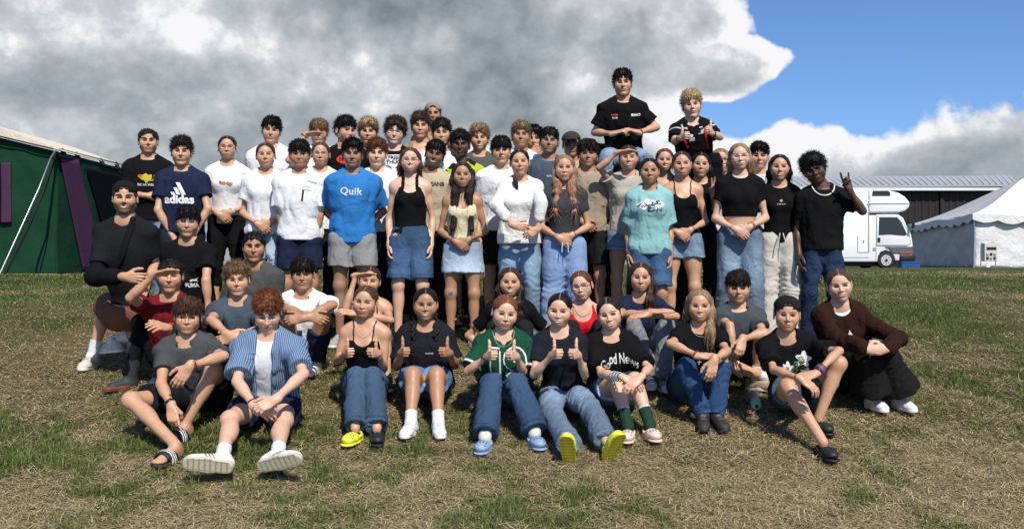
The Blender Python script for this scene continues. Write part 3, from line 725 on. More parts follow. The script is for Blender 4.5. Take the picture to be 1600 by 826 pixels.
    if male: sk_ = fbm(vv * 45, 2, seed) * .4
    else:      # streaks along the hair: back from the brow, then down
        an_ = np.arctan2(ql[:, 0], ql[:, 2] + .03); on = ql[:, 2] > -.02
        sk_ = np.where(on, vnoise(np.stack([an_ * 16, ql[:, 1] * 12, ql[:, 2] * 3], -1), seed) + .5 * vnoise(np.stack([an_ * 40, ql[:, 1] * 14, ql[:, 2] * 3], -1), seed + 1), vnoise(ql * A(110, 110, 7), seed + 2) + .5 * vnoise(ql * A(240, 240, 9), seed + 3)) * .42
    c = np.tile(A(hc), (len(vv), 1)) * (1 + sk_[:, None])
    if not male:
        pm = np.clip((.0042 - np.abs(ql[:, 0] - .002)) / .002, 0, 1) * (ql[:, 2] > .06) * (ql[:, 1] > -.03); c = c * (1 - .6 * pm[:, None]) + A(R.skin) * .6 * pm[:, None] * .6
    tip = sp['hair'][3] if len(sp['hair']) > 3 else None
    if tip is not None:
        dz = (O[2] - vv[:, 2]) / .30 if not male else np.clip(((vv - O) @ M[2] - .05) / .06, 0, 1); m = (np.clip(dz, 0, 1) * (.65 + .5 * vnoise(vv * 60, 9)))[:, None]; m = np.clip(m, 0, 1); c = c * (1 - m) + A(tip) * m
    R.meshes.append(('hair', vv, qq, 'hair', np.clip(c, .002, 1)))

# ---- clothing
def fold_disp(seed, amp, g=1.):
    def f(x):
        w = x + .035 * np.stack([vnoise(x * 7, seed + 3)] * 3, -1).astype(f4) * A(1, 1, .3).astype(f4)
        n = vnoise(w * A(13, 13, 5).astype(f4), seed); n2 = vnoise(w * A(6, 6, 17).astype(f4), seed + 1); n3 = vnoise(w * A(26, 26, 15).astype(f4), seed + 2)
        n4 = vnoise(w * A(30, 30, 11).astype(f4) + n2[..., None] * 2, seed + 4); return (amp * (.75 - 2.2 * np.sqrt(n * n + .006)) * .6 - amp * .5 * n2 + amp * .13 * n3 + amp * .24 * (.5 - np.abs(n4) * 1.6)).astype(f4)
    return f
def make_clothes(R, sp, rng):
    s = R.s; tp = R.tp; T = np.stack([R.Rt, R.Ft, R.U]); wt = sp.get('wt', 1.); fm = sp['sex'] == 'f'
    seated = sp['pose'] == 'sit'; R.shirt = None; seed = sp['seed']
    tops = sp.get('top'); 
    if isinstance(tops, dict): tops = [tops]
    for ti, tt in enumerate(tops or []):
        kind = tt['k']; colr = tt['c']; g = tt.get('g', .022) + .012 * ti; mat = tt.get('m', 'cotton'); hem = tt.get('hem', -.04 if not seated else -.02); name = tt.get('name', {'tee': 't_shirt', 'tank': 'tank_top', 'cami': 'camisole', 'long': 'sweater', 'open': 'overshirt', 'halter': 'halter_top', 'polo': 'polo_shirt', 'jersey': 'jersey'}[kind])
        neckr = tt.get('neck', .064 if fm else .066); pr = []; loose = tt.get('loose', g > .018)
        if kind in ('tee', 'long', 'open', 'polo', 'jersey'):
            main = infl(R.tor, g) + infl(R.delt, g * .5) + infl(R.neck[1:], g * .6)
            if loose:
                ww = (.142 if fm else .156) * s * wt + g * .35
                main.append(cone(tp(0, .0, .70), tp(0, -.0, hem + .03), ww, ww * (1.09 if not fm else 1.14), .05, (R.Ft, .68)))
            for k in (-1, 1):
                S0, E, W = R.arm[k][:3]
                fr = tt.get('sl', .62)
                if kind in ('long', 'open') and tt.get('sl', 2.) >= 1:
                    fr = tt.get('sl', 1.9); f2 = fr - 1
                    pr += [cone(S0, E, .045 * s + g * .7, .041 * s + g * .7, .03), cone(E, E + (W - E) * f2, .040 * s + g * .7, (.030 + .008 * (f2 < .8)) * s + g * .7, .02, cap=False)]
                else:
                    a = S0 + (E - S0) * .05; b = S0 + (E - S0) * fr
                    pr.append(cone(S0, b - nrm(E - S0) * .0, .046 * s * wt ** .5 + g * .75, (.045 * s + g * (.95 if loose else .6)) * wt ** .4, .012, cap=True))
            pr += main
            # hem
            pr.append(half(-R.U, tp(0, 0, hem), .01))
            cuts = []
            nb = R.NB + R.Ft * .012
            hdir = nrm(R.O - R.NB)
            if kind == 'polo': cuts.append(cone(R.NB + R.Ft * .085 + R.U * .03, R.NB + R.Ft * .125 - R.U * .060, .040, .010, .006, None, 's'))
            pr.append(cone(nb - R.U * .004, nb + R.U * .16, neckr, neckr * 1.25, .006, None, 's', True))
            pr.append(ell(R.NB + R.Ft * .055 + R.U * .005, A(neckr * .94, .055, tt.get('drop', .030 if fm else .020)), T, .016, 's'))
            if tt.get('vneck'): 
                pr.append(cone(R.NB + R.Ft * .09 + R.U * .02, R.NB + R.Ft * .125 - R.U * .085, .052, .008, .006, None, 's'))
            if kind == 'open': pr.append(box(tp(0, .25, .45), A(.052, .24, .5), T, .01, .01, 's'))
            pr += cuts
        elif kind in ('tank', 'cami', 'halter'):
            pr += infl(R.tor, g) + (infl(R.neck[1:], g * .3) if kind == 'tank' else [])
            if loose:
                ww = (.148 if fm else .166) * s * wt + g * .3; pr.append(cone(tp(0, 0, .66), tp(0, 0, hem + .05), ww, ww, .05, (R.Ft, .66)))
            pr.append(half(-R.U, tp(0, 0, hem), .01))
            for k in (-1, 1):
                sd = R.SH[k]; wdt = tt.get('strap', .05)
                pr.append(cone(sd + R.Rt * k * .035 - R.U * .075 * s, sd + R.Rt * k * (.035 if kind != 'halter' else -.045) + R.U * .14, .072 * s if kind == 'tank' else .085 * s, .085 * s, .02, None, 's'))
            if kind == 'tank':
                pr += [cone(R.NB + R.U * -.005, R.NB + R.U * .18, .078, .10, .01, None, 's', True), ell(R.NB + R.Ft * .08 - R.U * .02, A(.072, .085, .075), T, .015, 's')]
            else: pr.append(half(R.U, tp(0, 0, tt.get('line', .79)), .015))
            if kind == 'cami': pr.append(ell(tp(0, .13, .80), A(.060, .10, .045), T, .01, 's'))
            if kind == 'halter': pr.append(ell(tp(0, .13, .84), A(.062, .10, .05), T, .01, 's'))
        dsp_ = fold_disp(seed + ti * 31, tt.get('fold', .0125 if loose else .005)); hp_, U_, nb_ = tp(0, 0, hem).astype(f4), R.U.astype(f4), R.NB.astype(f4)
        def dsp(x, dsp_=dsp_, hp_=hp_, U_=U_, nb_=nb_, lim_=g * .55):     # folds die out at the hem and the collar
            return np.minimum(lim_, dsp_(x) * np.clip(((x - hp_) @ U_) / .05, .12, 1) * np.clip((np.sqrt(((x - nb_) ** 2).sum(-1)) - .10) / .07, .06, 1)).astype(f4)
        hh = tt.get('h', .0065)
        v, q = mesh_sdf(pr, hh, dsp, None, .014)
        col = np.tile(A(colr), (len(v), 1)); 
        if 'colf' in tt: col = tt['colf'](v, R, col)
        R.meshes.append((name, v, q, mat, col)); R.shirt = (pr, dsp, len(R.meshes) - 1)
        if kind in ('cami', 'halter'):
            st = []; 
            for k in (-1, 1):
                a = tp(k * .072, .13, tt.get('line', .79) - .01); b = R.SH[k] * .5 + R.NB * .5 + R.U * .03; c = tp(k * .06, -.12, .78)
                if kind == 'halter': b = R.NB + R.Rt * k * .05 + R.U * .04; c = R.NB - R.Ft * .06 + R.U * .045
                pts = [a * (1 - t) + b * t for t in np.linspace(0, 1, 7)] + [b * (1 - t) + c * t for t in np.linspace(0, 1, 6)[1:]]
                out = []
                bp = R.torso
                for p in pts:      # lay the strap on the skin
                    p = p.copy()
                    for _ in range(6):
                        d = float(evf(bp, p[None])[0]) - .004; gr = A([float(evf(bp, (p + e * .004)[None])[0]) - d - .004 for e in np.eye(3)]); p = p - nrm(gr) * d
                    out.append(p)
                w = .0045 if kind == 'cami' else .013
                for p, q_ in zip(out[:-1], out[1:]): st.append(cone(p, q_, w, w, .004, None if kind == 'cami' else (nrm(R.Ft + R.U * .6), .35)))
            v, q = mesh_sdf(st, .004, None, None); R.meshes.append(('shoulder_strap', v, q, mat, np.tile(A(colr), (len(v), 1))))
    bt = sp.get('bot')
    if bt:
        kind = bt['k']; g = bt.get('g', .013); mat = bt.get('m', 'denim'); top = bt.get('top', .12); pr = []
        name = bt.get('name', {'jeans': 'jeans', 'shorts': 'shorts', 'skirt': 'skirt', 'wide': 'trousers', 'slim': 'leggings'}[kind])
        pr += infl(R.tor[:2], g * .6)
        pr.append(half(R.U, tp(0, 0, top), .006))
        for k in (-1, 1):
            hj, kn, an = R.leg[k]; lp = infl(R.legp[k][:5], g)
            if kind == 'jeans':
                fl = bt.get('flare', .018); e = kn + (an - kn) * bt.get('len', .97)
                lp = lp[:3] + [cone(kn, e, .053 * s + g + .004, .046 * s + g + fl, .012, cap=True), lp[4]]; pr += lp
            elif kind == 'wide':
                fl = bt.get('flare', .05); e = kn + (an - kn) * bt.get('len', 1.0)
                pr += lp[:3] + [cone(hj, kn, .088 * s + g, .075 * s + g, .04), cone(kn, e, .075 * s + g, .055 * s + g + fl, .012, cap=True), ell(kn, A(.076, .076, .076) * s + g, None, .03)]
            elif kind == 'slim': pr += lp[:2] + [lp[2]] + [cone(kn, kn + (an - kn) * bt.get('len', .9), .05 * s * wt ** .5 + g, .034 * s + g, .03), lp[4]]
            elif kind == 'shorts':
                L = bt.get('len', .75); e = hj + (kn - hj) * L; r = .084 * s * wt ** .6
                if L > .7: pr.append(dict(lp[1], r=lp[1]['r'] * A(1, 1, .62)))
                pr += [ell(hj + (e - hj) * .2, A(.094, .094, .094) * s * wt ** .6 + g, None, .03), cone(hj, e, r * 1.05 + g, (.084 - .028 * L) * s * wt ** .6 + g + bt.get('flare', .022), .012, cap=True)]
        if kind == 'skirt':
            e = tp(0, 0, -.0) - Z3 * bt.get('len', .26); pr += [cone(tp(0, -.01, .1), e, .168 * s + g, .192 * s + g, .03, (R.Ft, .72)), half(-Z3, e, .004)]
        if not seated: pr.append(half(R.U, tp(0, 0, top), .006))
        dsp0 = fold_disp(seed + 77, bt.get('fold', .012)); ctr = [A(R.leg[k][j]).astype(f4) for k in (-1, 1) for j in (1, 2)]; axs = [nrm(R.leg[k][2] - R.leg[k][1]).astype(f4) for k in (-1, 1) for j in (1, 2)]
        def dsp(x, dsp0=dsp0, ctr=ctr, axs=axs, lim_=g * .6, lng=kind in ('jeans', 'wide', 'slim'), sd_=seed):
            r = dsp0(x)
            if lng:
                for i_, (c_, a_) in enumerate(zip(ctr, axs)):
                    dl = x - c_; w_2 = np.exp(-np.einsum('...i,...i', dl, dl) / (.15 ** 2)); t_ = dl @ a_; nz = vnoise(x * 9, sd_ + i_); r = r + w_2 * .0044 * np.sin(t_ * 95 + nz * 10 + dl[..., 0] * 40).astype(f4)
            return np.minimum(r, lim_).astype(f4)
        v, q = mesh_sdf(pr, bt.get('h', .0075), dsp, None, .014)
        col = np.tile(A(bt['c']), (len(v), 1))
        if mat == 'denim':   # worn paler on thigh fronts
            for k in (-1, 1):
                hj, kn, an = R.leg[k]; c0 = hj * .45 + kn * .55 + R.Ft * .05; m = np.exp(-(np.linalg.norm((v - c0) * A(1.4, 1, 1), axis=1) / .15) ** 2)[:, None]; col = col * (1 + .95 * m) * (1 - .12 * np.clip(np.abs((v - hj) @ R.Rt)[:, None] * 8 - .3, 0, 1))
            if kind != 'skirt':
                for k in (-1, 1):      # side seams and stitched hems
                    hj, kn, an = R.leg[k]
                    for a_, b_ in ((hj, kn), (kn, an)):
                        ab = b_ - a_; t_ = np.clip((v - a_) @ ab / (ab @ ab), 0, 1); r_ = v - a_ - t_[:, None] * ab; fw_ = nrm(np.cross(nrm(ab), R.Rt)); m_ = (np.abs(r_ @ fw_) < .0055) & (r_ @ R.Rt * k > .03) & (t_ > .02) & (t_ < .98); col[m_] = col[m_] * .55
                    e_ = hj + (kn - hj) * bt.get('len', .75) if kind == 'shorts' else kn + (an - kn) * bt.get('len', .97); ax_ = nrm(kn - hj) if kind == 'shorts' else nrm(an - kn); dd_ = (v - e_) @ ax_; nr_ = np.linalg.norm(v - e_, axis=1) < .14
                    col[nr_ & (dd_ > -.030) & (dd_ < -.022)] *= .6; col[nr_ & (dd_ > -.006)] *= 1.35
        if 'colf' in bt: col = bt['colf'](v, R, col)
        R.meshes.append((name, v, q, mat, col))
    # ---- shoes and socks
    R.shoes = []
    for k, key in ((-1, 'fl'), (1, 'fr')):
        sh = sp.get(key, sp.get('foot'))
        if not sh: continue
        an, td, N = R.foot[k]; fs = (.93 if fm else 1.03) * s ** .5 * sp.get('footsc', 1.0); sd = np.cross(td, N); Mf = np.stack([sd, td, N]); kn = R.leg[k][1]; up = nrm(kn - an)
        def fp(x, y, z): return an + sd * x * fs + td * y * fs + N * z * fs
        kind, c = sh['k'], sh['c']; sub = None; up_ = []; m = 'shoe_leather'; sc = sh.get('sole', (.75, .74, .70)); nm = 'sneaker'
        soleplane = fp(0, 0, -.088)
        def solep(w, h0, h1):
            return [cone(fp(0, -.045, (h0 + h1) / 2), fp(0, .055, (h0 + h1) / 2), w * .88 * fs, w * .95 * fs, .01), cone(fp(0, .055, (h0 + h1) / 2), fp(-.004 * k, .150, (h0 + h1) / 2), w * .98 * fs, w * .92 * fs, .02),
                    half(N, fp(0, 0, h1), .004), half(-N, fp(0, 0, h0), .004)]
        if kind in ('sneaker', 'boot'):
            up_ = [ell(fp(0, -.030, -.045), A(.036, .045, .044) * fs, Mf, .02), cone(fp(0, -.03, -.055), fp(0, .08, -.060), .037 * fs, .039 * fs, .02), cone(fp(0, .0, -.02), fp(0, .11, -.054), .033 * fs, .030 * fs, .02),
                   ell(fp(-.003 * k, .130, -.062), A(.040, .052, .027) * fs, Mf, .02), cone(fp(0, -.02, -.035), fp(0, -.018, -.008), .036 * fs, .036 * fs, .012)]
            if kind == 'boot': up_ += [cone(an, an + up * sh.get('hgt', .09), .044 * fs, .047 * fs, .02)]; nm = 'boot'
            up_ += [half(-N, fp(0, 0, -.072), .003)]; sub = solep(.045, -.090, -.062)
            for i in range(4): up_.insert(-1, cone(fp(-.020, .030 + .022 * i, -.026 - .0085 * i), fp(.020, .034 + .022 * i, -.026 - .0085 * i), .0035 * fs, .0035 * fs, .002))
        if kind == 'gum':
            up_ = [ell(fp(0, -.03, -.05), A(.042, .05, .04) * fs, Mf, .02), cone(fp(0, -.01, -.045), fp(0, .12, -.060), .042 * fs, .036 * fs, .02), cone(fp(0, -.01, -.03), an + up * .24, .046 * fs, .060 * fs, .03), half(-N, fp(0, 0, -.074), .003)]
            sub = solep(.047, -.090, -.055); nm = 'gumboot'
        if kind == 'croc':
            up_ = [ell(fp(-.004 * k, .105, -.056), A(.052, .078, .036) * fs, Mf, .02), cone(fp(0, -.05, -.07), fp(0, .08, -.066), .043 * fs, .047 * fs, .02), half(-N, fp(0, 0, -.086), .004),
                   ell(fp(0, -.012, -.030), A(.038, .062, .040) * fs, Mf, .006, 's')]
            stp = []
            for t in np.linspace(0, math.pi, 9): stp.append(fp(math.cos(t) * .047, .02 - math.sin(t) * .078, -.052 + .018 * math.sin(t)))
            for a, b in zip(stp[:-1], stp[1:]): up_.append(cone(a, b, .007, .007, .003, (N, .99)))
            holes = []
            for i in range(9):
                t = (-.9 + 1.8 * (i % 4) / 3); y = .075 + .028 * (i // 4); p = fp(t * .036 - .004 * k, y + .02, -.056 + .036 * math.sqrt(max(0.05, 1 - (t * .036 / .052) ** 2 - ((y - .085) / .078) ** 2)))
                up_.append(ell(p, A(.0062, .0062, .0062), None, .001, 's')); holes.append(p)
            sub = solep(.052, -.094, -.080); nm = 'clog'; m = 'shoe_rubber'
        if kind == 'slide':
            up_ = []
            a_ = [fp(math.cos(t) * .050 - .003 * k, .085, -.074 + math.sin(t) * .044) for t in np.linspace(0, math.pi, 11)]
            for a, b in zip(a_[:-1], a_[1:]): up_.append(cone(a, b, .028 * fs, .028 * fs, .01, (nrm(np.cross(td, b - a)), .22)))
            sub = solep(.049, -.100, -.078); nm = 'slide_sandal'; m = 'shoe_rubber'
        if kind in ('sneaker', 'boot'): up_ = [dict(p, r1=p['r1'] + .006, r2=p['r2'] + .006) if p['t'] in 'cx' else (dict(p, r=p['r'] + .006) if p['t'] == 'e' else p) for p in up_]
        v, q = mesh_sdf(up_, .0042, None, None); col = np.tile(A(c), (len(v), 1)); lv = (v - an) @ Mf.T / fs
        if kind == 'croc':
            for hi, p in enumerate(holes): col[np.linalg.norm(v - p, axis=1) < .0078] = A(c) * .18 if (not sh.get('charms') or hi % 3) else sh['charms'][hi % len(sh['charms'])]  # holes deepened by shade painted dark into the colour, charms excepted
        if kind == 'slide': st_ = (np.sin((lv[:, 1] - .085) * 2 * math.pi / .016) > .1) & (np.abs(lv[:, 1] - .085) < .024); col[st_] = (.75, .75, .74)
        if sh.get('stripes'):
            y = lv[:, 1] - (lv[:, 2] + .05) * .7; m_ = (np.abs(lv[:, 0]) > .020) & (np.sin((y - .03) * 2 * math.pi / .020) > .2) & (y > .018) & (y < .085) & (lv[:, 2] < -.018); col[m_] = sh['stripes']
        if sh.get('toe'): col[(lv[:, 1] > .13) | (lv[:, 2] < -.064)] = sh['toe']
        if kind == 'sneaker' and not sh.get('stripes'):   # panel seams and the dark opening
            c_l = A(c) * .62; m_ = (np.abs(lv[:, 2] + .052 - .25 * (lv[:, 1] - .03)) < .0022) & (np.abs(lv[:, 0]) > .018) | (np.abs(lv[:, 1] - .118) < .0025) | ((np.abs(lv[:, 1] + .020) < .0025) & (lv[:, 2] < -.01)); col[m_] = c_l
            m_ = (lv[:, 2] > -.012) & (np.hypot(lv[:, 0], lv[:, 1] + .018) < .036); col[m_] = A(c) * .35
        if kind in ('sneaker', 'boot'):   # laces
            m_ = (np.abs(lv[:, 0]) < .019) & (lv[:, 1] > .022) & (lv[:, 1] < .11) & (np.sin((lv[:, 1] - .03) * 2 * math.pi / .022) > .3) & (lv[:, 2] > -.055); col[m_] = sh.get('lace', A(.28, .28, .28) if np.mean(c) > .4 else A(c) * .8 + .1)
        R.meshes.append((nm, v, q, m, col)); R.shoes.append(len(R.meshes) - 1)
        if sub:
            v, q = mesh_sdf(sub, .0045, None, None); col = np.tile(A(sc), (len(v), 1)); lv = (v - an) @ Mf.T / fs
            if kind == 'sneaker': m_ = (lv[:, 2] > -.070) & (lv[:, 2] < -.066); col[m_] = A(sc) * .45
            if kind == 'croc' or sh.get('tread'):   # tread pattern
                m_ = (lv[:, 2] < -.088) & ((np.sin(lv[:, 1] * 210) > .55) | (np.abs(np.abs(lv[:, 0]) - .030) < .003)); col[m_] = A(sc) * .55
            R.meshes.append(('sole', v, q, 'shoe_rubber', col, len(R.meshes) - 1))
        if sh.get('sock'):
            L = sh.get('sl', .10); lp_ = R.legp[k]; pr = infl([lp_[3], lp_[4]], .005) + [ell(an - N * .01 + td * .01, A(.043, .043, .040) * fs, None, .01), cone(an - N * .03, an, .040 * fs, .040 * fs, .01), half(up, an + up * L, .004)]
            v, q = mesh_sdf(pr, .0045, lambda x: (.0012 * np.sin(x[..., 2] * 500)).astype(f4), None, .003); col = np.tile(A(sh['sock']), (len(v), 1)); t = (v - an) @ up
            if sh.get('band'): col[(t > L - .012) & (t < L + .005)] = sh['band']
            R.meshes.append(('sock', v, q, 'knit', col))
    # ---- wristbands, watch
    for (k, f, c, w) in sp.get('bands', []):
        S0, E, W = R.arm[k][:3]; d = nrm(W - E); c0 = W - d * f; v, q = ringmesh(c0, d, (.030 if fm else .034) * s, .0035, w); R.meshes.append(('wristband', v, q, 'plastic', np.tile(A(c), (len(v), 1))))
def ringmesh(c, d, r, t, w, n=24):
    a, b, d = basis(d); V = []; Q = []
    for i in range(n):
        th = 2 * math.pi * i / n; e = math.cos(th) * a + math.sin(th) * b
        for (rr, h) in ((r, -w / 2), (r + t, -w / 2), (r + t, w / 2), (r, w / 2)): V.append(c + e * rr + d * h)
    for i in range(n):
        for j in range(4): Q.append([i * 4 + j, i * 4 + (j + 1) % 4, ((i + 1) % n) * 4 + (j + 1) % 4, ((i + 1) % n) * 4 + j])
    return np.array(V), np.array(Q)
def tubemesh(pts, r, n=6, closed=False):
    pts = [A(p) for p in pts]; m = len(pts); V = []; Q = []
    for i, p in enumerate(pts):
        t = nrm(pts[(i + 1) % m if closed else min(i + 1, m - 1)] - pts[(i - 1) % m if closed else max(i - 1, 0)]); 
        if i == 0: a = basis(t)[0]
        a = nrm(a - t * (a @ t)); b = np.cross(t, a); rr = r[i] if isinstance(r, (list, np.ndarray)) else r
        for j in range(n): th = 2 * math.pi * j / n; V.append(p + rr * (math.cos(th) * a + math.sin(th) * b))
    for i in range(m if closed else m - 1):
        for j in range(n): Q.append([i * n + j, i * n + (j + 1) % n, ((i + 1) % m) * n + (j + 1) % n, ((i + 1) % m) * n + j])
    return np.array(V), np.array(Q)
MATS = dict(skin=M_SKIN, hair=M_HAIR, cotton=M_COT, denim=M_DEN, knit=M_KNIT, striped=M_STR, shoe_leather=M_LEA, shoe_rubber=M_RUB, plastic=M_SAT)
M_GLS = bpy.data.materials.new('spectacle_lens'); M_GLS.use_nodes = True
_b = M_GLS.node_tree.nodes['Principled BSDF']; _b.inputs['Roughness'].default_value = .08; _b.inputs['Alpha'].default_value = .07; _b.inputs['Base Color'].default_value = (.9, .9, .9, 1)
def text_polys(s, size, bold=0., shear=0., space=1.):
    cu = bpy.data.curves.new('lettering', 'FONT'); cu.body = s; cu.size = size; cu.align_x = 'CENTER'; cu.align_y = 'CENTER'; cu.offset = bold; cu.shear = shear; cu.space_character = space; cu.resolution_u = 4
    cu.space_line = .85
    o = bpy.data.objects.new('lettering', cu); C.objects.link(o); dg = bpy.context.evaluated_depsgraph_get(); dg.update(); me = bpy.data.meshes.new_from_object(o.evaluated_get(dg))
    bm = bmesh.new(); bm.from_mesh(me); bmesh.ops.triangulate(bm, faces=bm.faces)
    for _ in range(3):
        le = [e for e in bm.edges if e.calc_length() > .014]
        if not le: break
        bmesh.ops.subdivide_edges(bm, edges=le, cuts=1); bmesh.ops.triangulate(bm, faces=[f for f in bm.faces if len(f.verts) > 3])
    v = np.array([x.co[:2] for x in bm.verts]); f = [[x.index for x in q.verts] for q in bm.faces]; bm.free(); bpy.data.objects.remove(o); bpy.data.curves.remove(cu); bpy.data.meshes.remove(me)
    return v, f
def poly2(pts, holes=None):
    """a flat outline filled and cut fine enough to lie on cloth"""
    bm = bmesh.new(); vs = [bm.verts.new((x, y, 0)) for x, y in pts]; bm.faces.new(vs); bmesh.ops.triangulate(bm, faces=bm.faces)
    for _ in range(4):
        le = [e for e in bm.edges if e.calc_length() > .014]
        if not le: break
        bmesh.ops.subdivide_edges(bm, edges=le, cuts=1); bmesh.ops.triangulate(bm, faces=[f for f in bm.faces if len(f.verts) > 3])
    bm.verts.index_update(); v = np.array([x.co[:2] for x in bm.verts]); f = [[x.index for x in q.verts] for q in bm.faces]; bm.free(); return v, f
def joinp(ps):
    V = []; Fc = []; n = 0
    for v, f in ps: V.append(v); Fc += [[i + n for i in q] for q in f]; n += len(v)
    return np.concatenate(V), Fc
def print_on(R, root, vf, at, col, lift=.0025, rotz=0., name='print', dirv=None, mat=None):
    """lay a flat design on the cloth: at = (x, z) metres right of / above the middle of the chest"""
    v, f = vf; c, s_ = math.cos(rotz), math.sin(rotz); x = v[:, 0] * c - v[:, 1] * s_ + at[0]; z = v[:, 0] * s_ + v[:, 1] * c + at[1]
    base = R.tp(0, 0, .66); Ft = R.Ft if dirv is None else dirv; Rt = nrm(R.Rt - Ft * (R.Rt @ Ft)); U = np.cross(Rt, -Ft) ; U = U if U @ R.U > 0 else -U
    p = base + x[:, None] * Rt + z[:, None] * U + Ft * .40; pr, dsp, _ = R.shirt
    t = np.zeros(len(p))
    for _ in range(28):
        d = evf(pr, p - t[:, None] * Ft, dsp); t += np.clip(d, -.05, .05) * .85
    t = np.clip(t, .05, .40); p = p - (t - lift)[:, None] * Ft
    fa = f; o = mesh_obj(name, p, fa, mat or M_PRT, root, np.tile(A(col), (len(p), 1)), False, origin=R.org); return o
def circ(r, n=18, ry=None, c=(0, 0), a0=0): return [(c[0] + r * math.cos(2 * math.pi * i / n + a0), c[1] + (ry or r) * math.sin(2 * math.pi * i / n + a0)) for i in range(n)]
def stroke(pts, w):
    ps = []
    for (a, b) in zip(pts[:-1], pts[1:]):
        a = np.array(a); b = np.array(b); d = (b - a) / (np.linalg.norm(b - a) + 1e-9); n = np.array([-d[1], d[0]]) * w / 2; e = d * w * .3
        ps.append(poly2([tuple(a - n - e), tuple(b - n + e), tuple(b + n + e), tuple(a + n - e)]))
    return joinp(ps)
def scribble(rng, w, h, n, th):
    ps = []
    for _ in range(n):
        x0 = rng.uniform(-w, w); y0 = rng.uniform(-h, h); pts = [(x0, y0)]
        for _ in range(3): x0 += rng.uniform(-.02, .03); y0 += rng.uniform(-.012, .012); pts.append((x0, y0))
        ps.append(stroke(pts, th * rng.uniform(.6, 1.6)))
    return joinp(ps)

def glasses(R, root, style, col):
    O, M, hs = R.O, R.Mh, R.hs
    def g(x, y, z): return O + hs * (M.T @ A(x, y, z))
    fr = []; ln = []
    for sx in (-1, 1):
        c = A(sx * .032, .098, -.002); rx, rz = (.0245, .0215) if style == 'round' else (.0265, .0185) if style == 'rect' else (.030, .0245); n = 20; ring = []
        for i in range(n):
            th = 2 * math.pi * i / n; e = 2.6 if style == 'rect' else 2.; cx = math.copysign(abs(math.cos(th)) ** (2 / e), math.cos(th)); cz = math.copysign(abs(math.sin(th)) ** (2 / e), math.sin(th))
            ring.append(g(c[0] + rx * cx, c[1] - abs(c[0] + rx * cx) * .16, c[2] + rz * cz))
        fr.append(tubemesh(ring, .0019 * hs, 5, True)); ln.append(ring)
        fr.append(tubemesh([g(sx * .057, .090, .004), g(sx * .072, .07, .005), g(sx * .080, .0, .004), g(sx * .079, -.02, -.006)], .0017 * hs, 5))
    fr.append(tubemesh([g(-.009, .098, .002), g(0, .102, .006), g(.009, .098, .002)], .0017 * hs, 5))
    v, q = join(fr); f = mesh_obj('glasses' if style != 'sun' else 'sunglasses', v, q, M_SAT, root, np.tile(A(col), (len(v), 1)), origin=R.org)
    vs = np.array(sum([list(r) for r in ln], [])); mesh_obj('lens', vs, [list(range(20)), list(range(20, 40))], M_GLS if style != 'sun' else M_SAT, f, np.tile(A(.01, .01, .01), (40, 1)), False, origin=R.org)
def cap_mesh(R, root, col, back=True, name='cap', yawoff=0):
    O, M, hs = R.O, R.Mh, R.hs
    def g(x, y, z): return O + hs * (M.T @ A(x, y, z))
    pr = [ell(g(0, -.010, .052), A(.090, .110, .080) * hs, M, .02), half(-(M.T @ A(0, .10 if back else -.1, 1.)), g(0, 0, .050), .004)]
    if back: pr += [ell(g(0, .13, .058), A(.042, .07, .030) * hs, M, .004, 's')] if name == 'cap' else []
    sg = -1 if back else 1
    br = [ell(g(0, sg * .125, .044 if not back else .012), A(.070, .070, .012) * hs, np.stack([M[0], nrm(M[1] + M[2] * -.18 * sg * (2 if back else 1)), np.cross(M[0], nrm(M[1] + M[2] * -.18 * sg * (2 if back else 1)))]), .01)]
    v, q = mesh_sdf(pr, .0045, lambda x: (.0015 * vnoise(x * 60, 3)).astype(f4), None, .003); o = mesh_obj(name, v, q, M_COT, root, np.tile(A(col), (len(v), 1)), origin=R.org)
    v, q = mesh_sdf(br, .0045); mesh_obj('brim', v, q, M_COT, o, np.tile(A(col) * .9, (len(v), 1)), origin=R.org)

def finish(R):
    sp = R.sp; R.org = A(R.PC[0], R.PC[1], float(gz(R.PC[1]))); objs = []
    for m in R.meshes:
        name, v, q, mat, col = m[:5]
        if len(v) == 0: objs.append(None); continue
        if name == 'person':
            root = mesh_obj('person', v, q, MATS[mat], None, col, origin=R.org); root.location = R.org
            tag(root, sp['label'], 'person', 'young people gathered for the group photograph'); objs.append(root)
        else: objs.append(mesh_obj(name, v, q, MATS[mat], objs[m[5]] if len(m) > 5 else root, col, origin=R.org))
    R.root = root; R.objs = objs
    if 'glasses' in sp: glasses(R, root, *sp['glasses'])
    if 'cap' in sp: cap_mesh(R, root, *sp['cap'])
    for f in sp.get('post', []): f(R, root)
    return root
def go(specs, limit=None):
    t = time.time()
    with ThreadPoolExecutor(4) as ex: Rs = list(ex.map(build, specs))
    for R in Rs:
        finish(R)
        print('PX %-34s H=%.2f tl=%.2f s=%.2f' % (R.sp['label'][:34], getattr(R, 'Hh', 0), R.tl, R.s))
    print('people built in %.1f s' % (time.time() - t)); return Rs
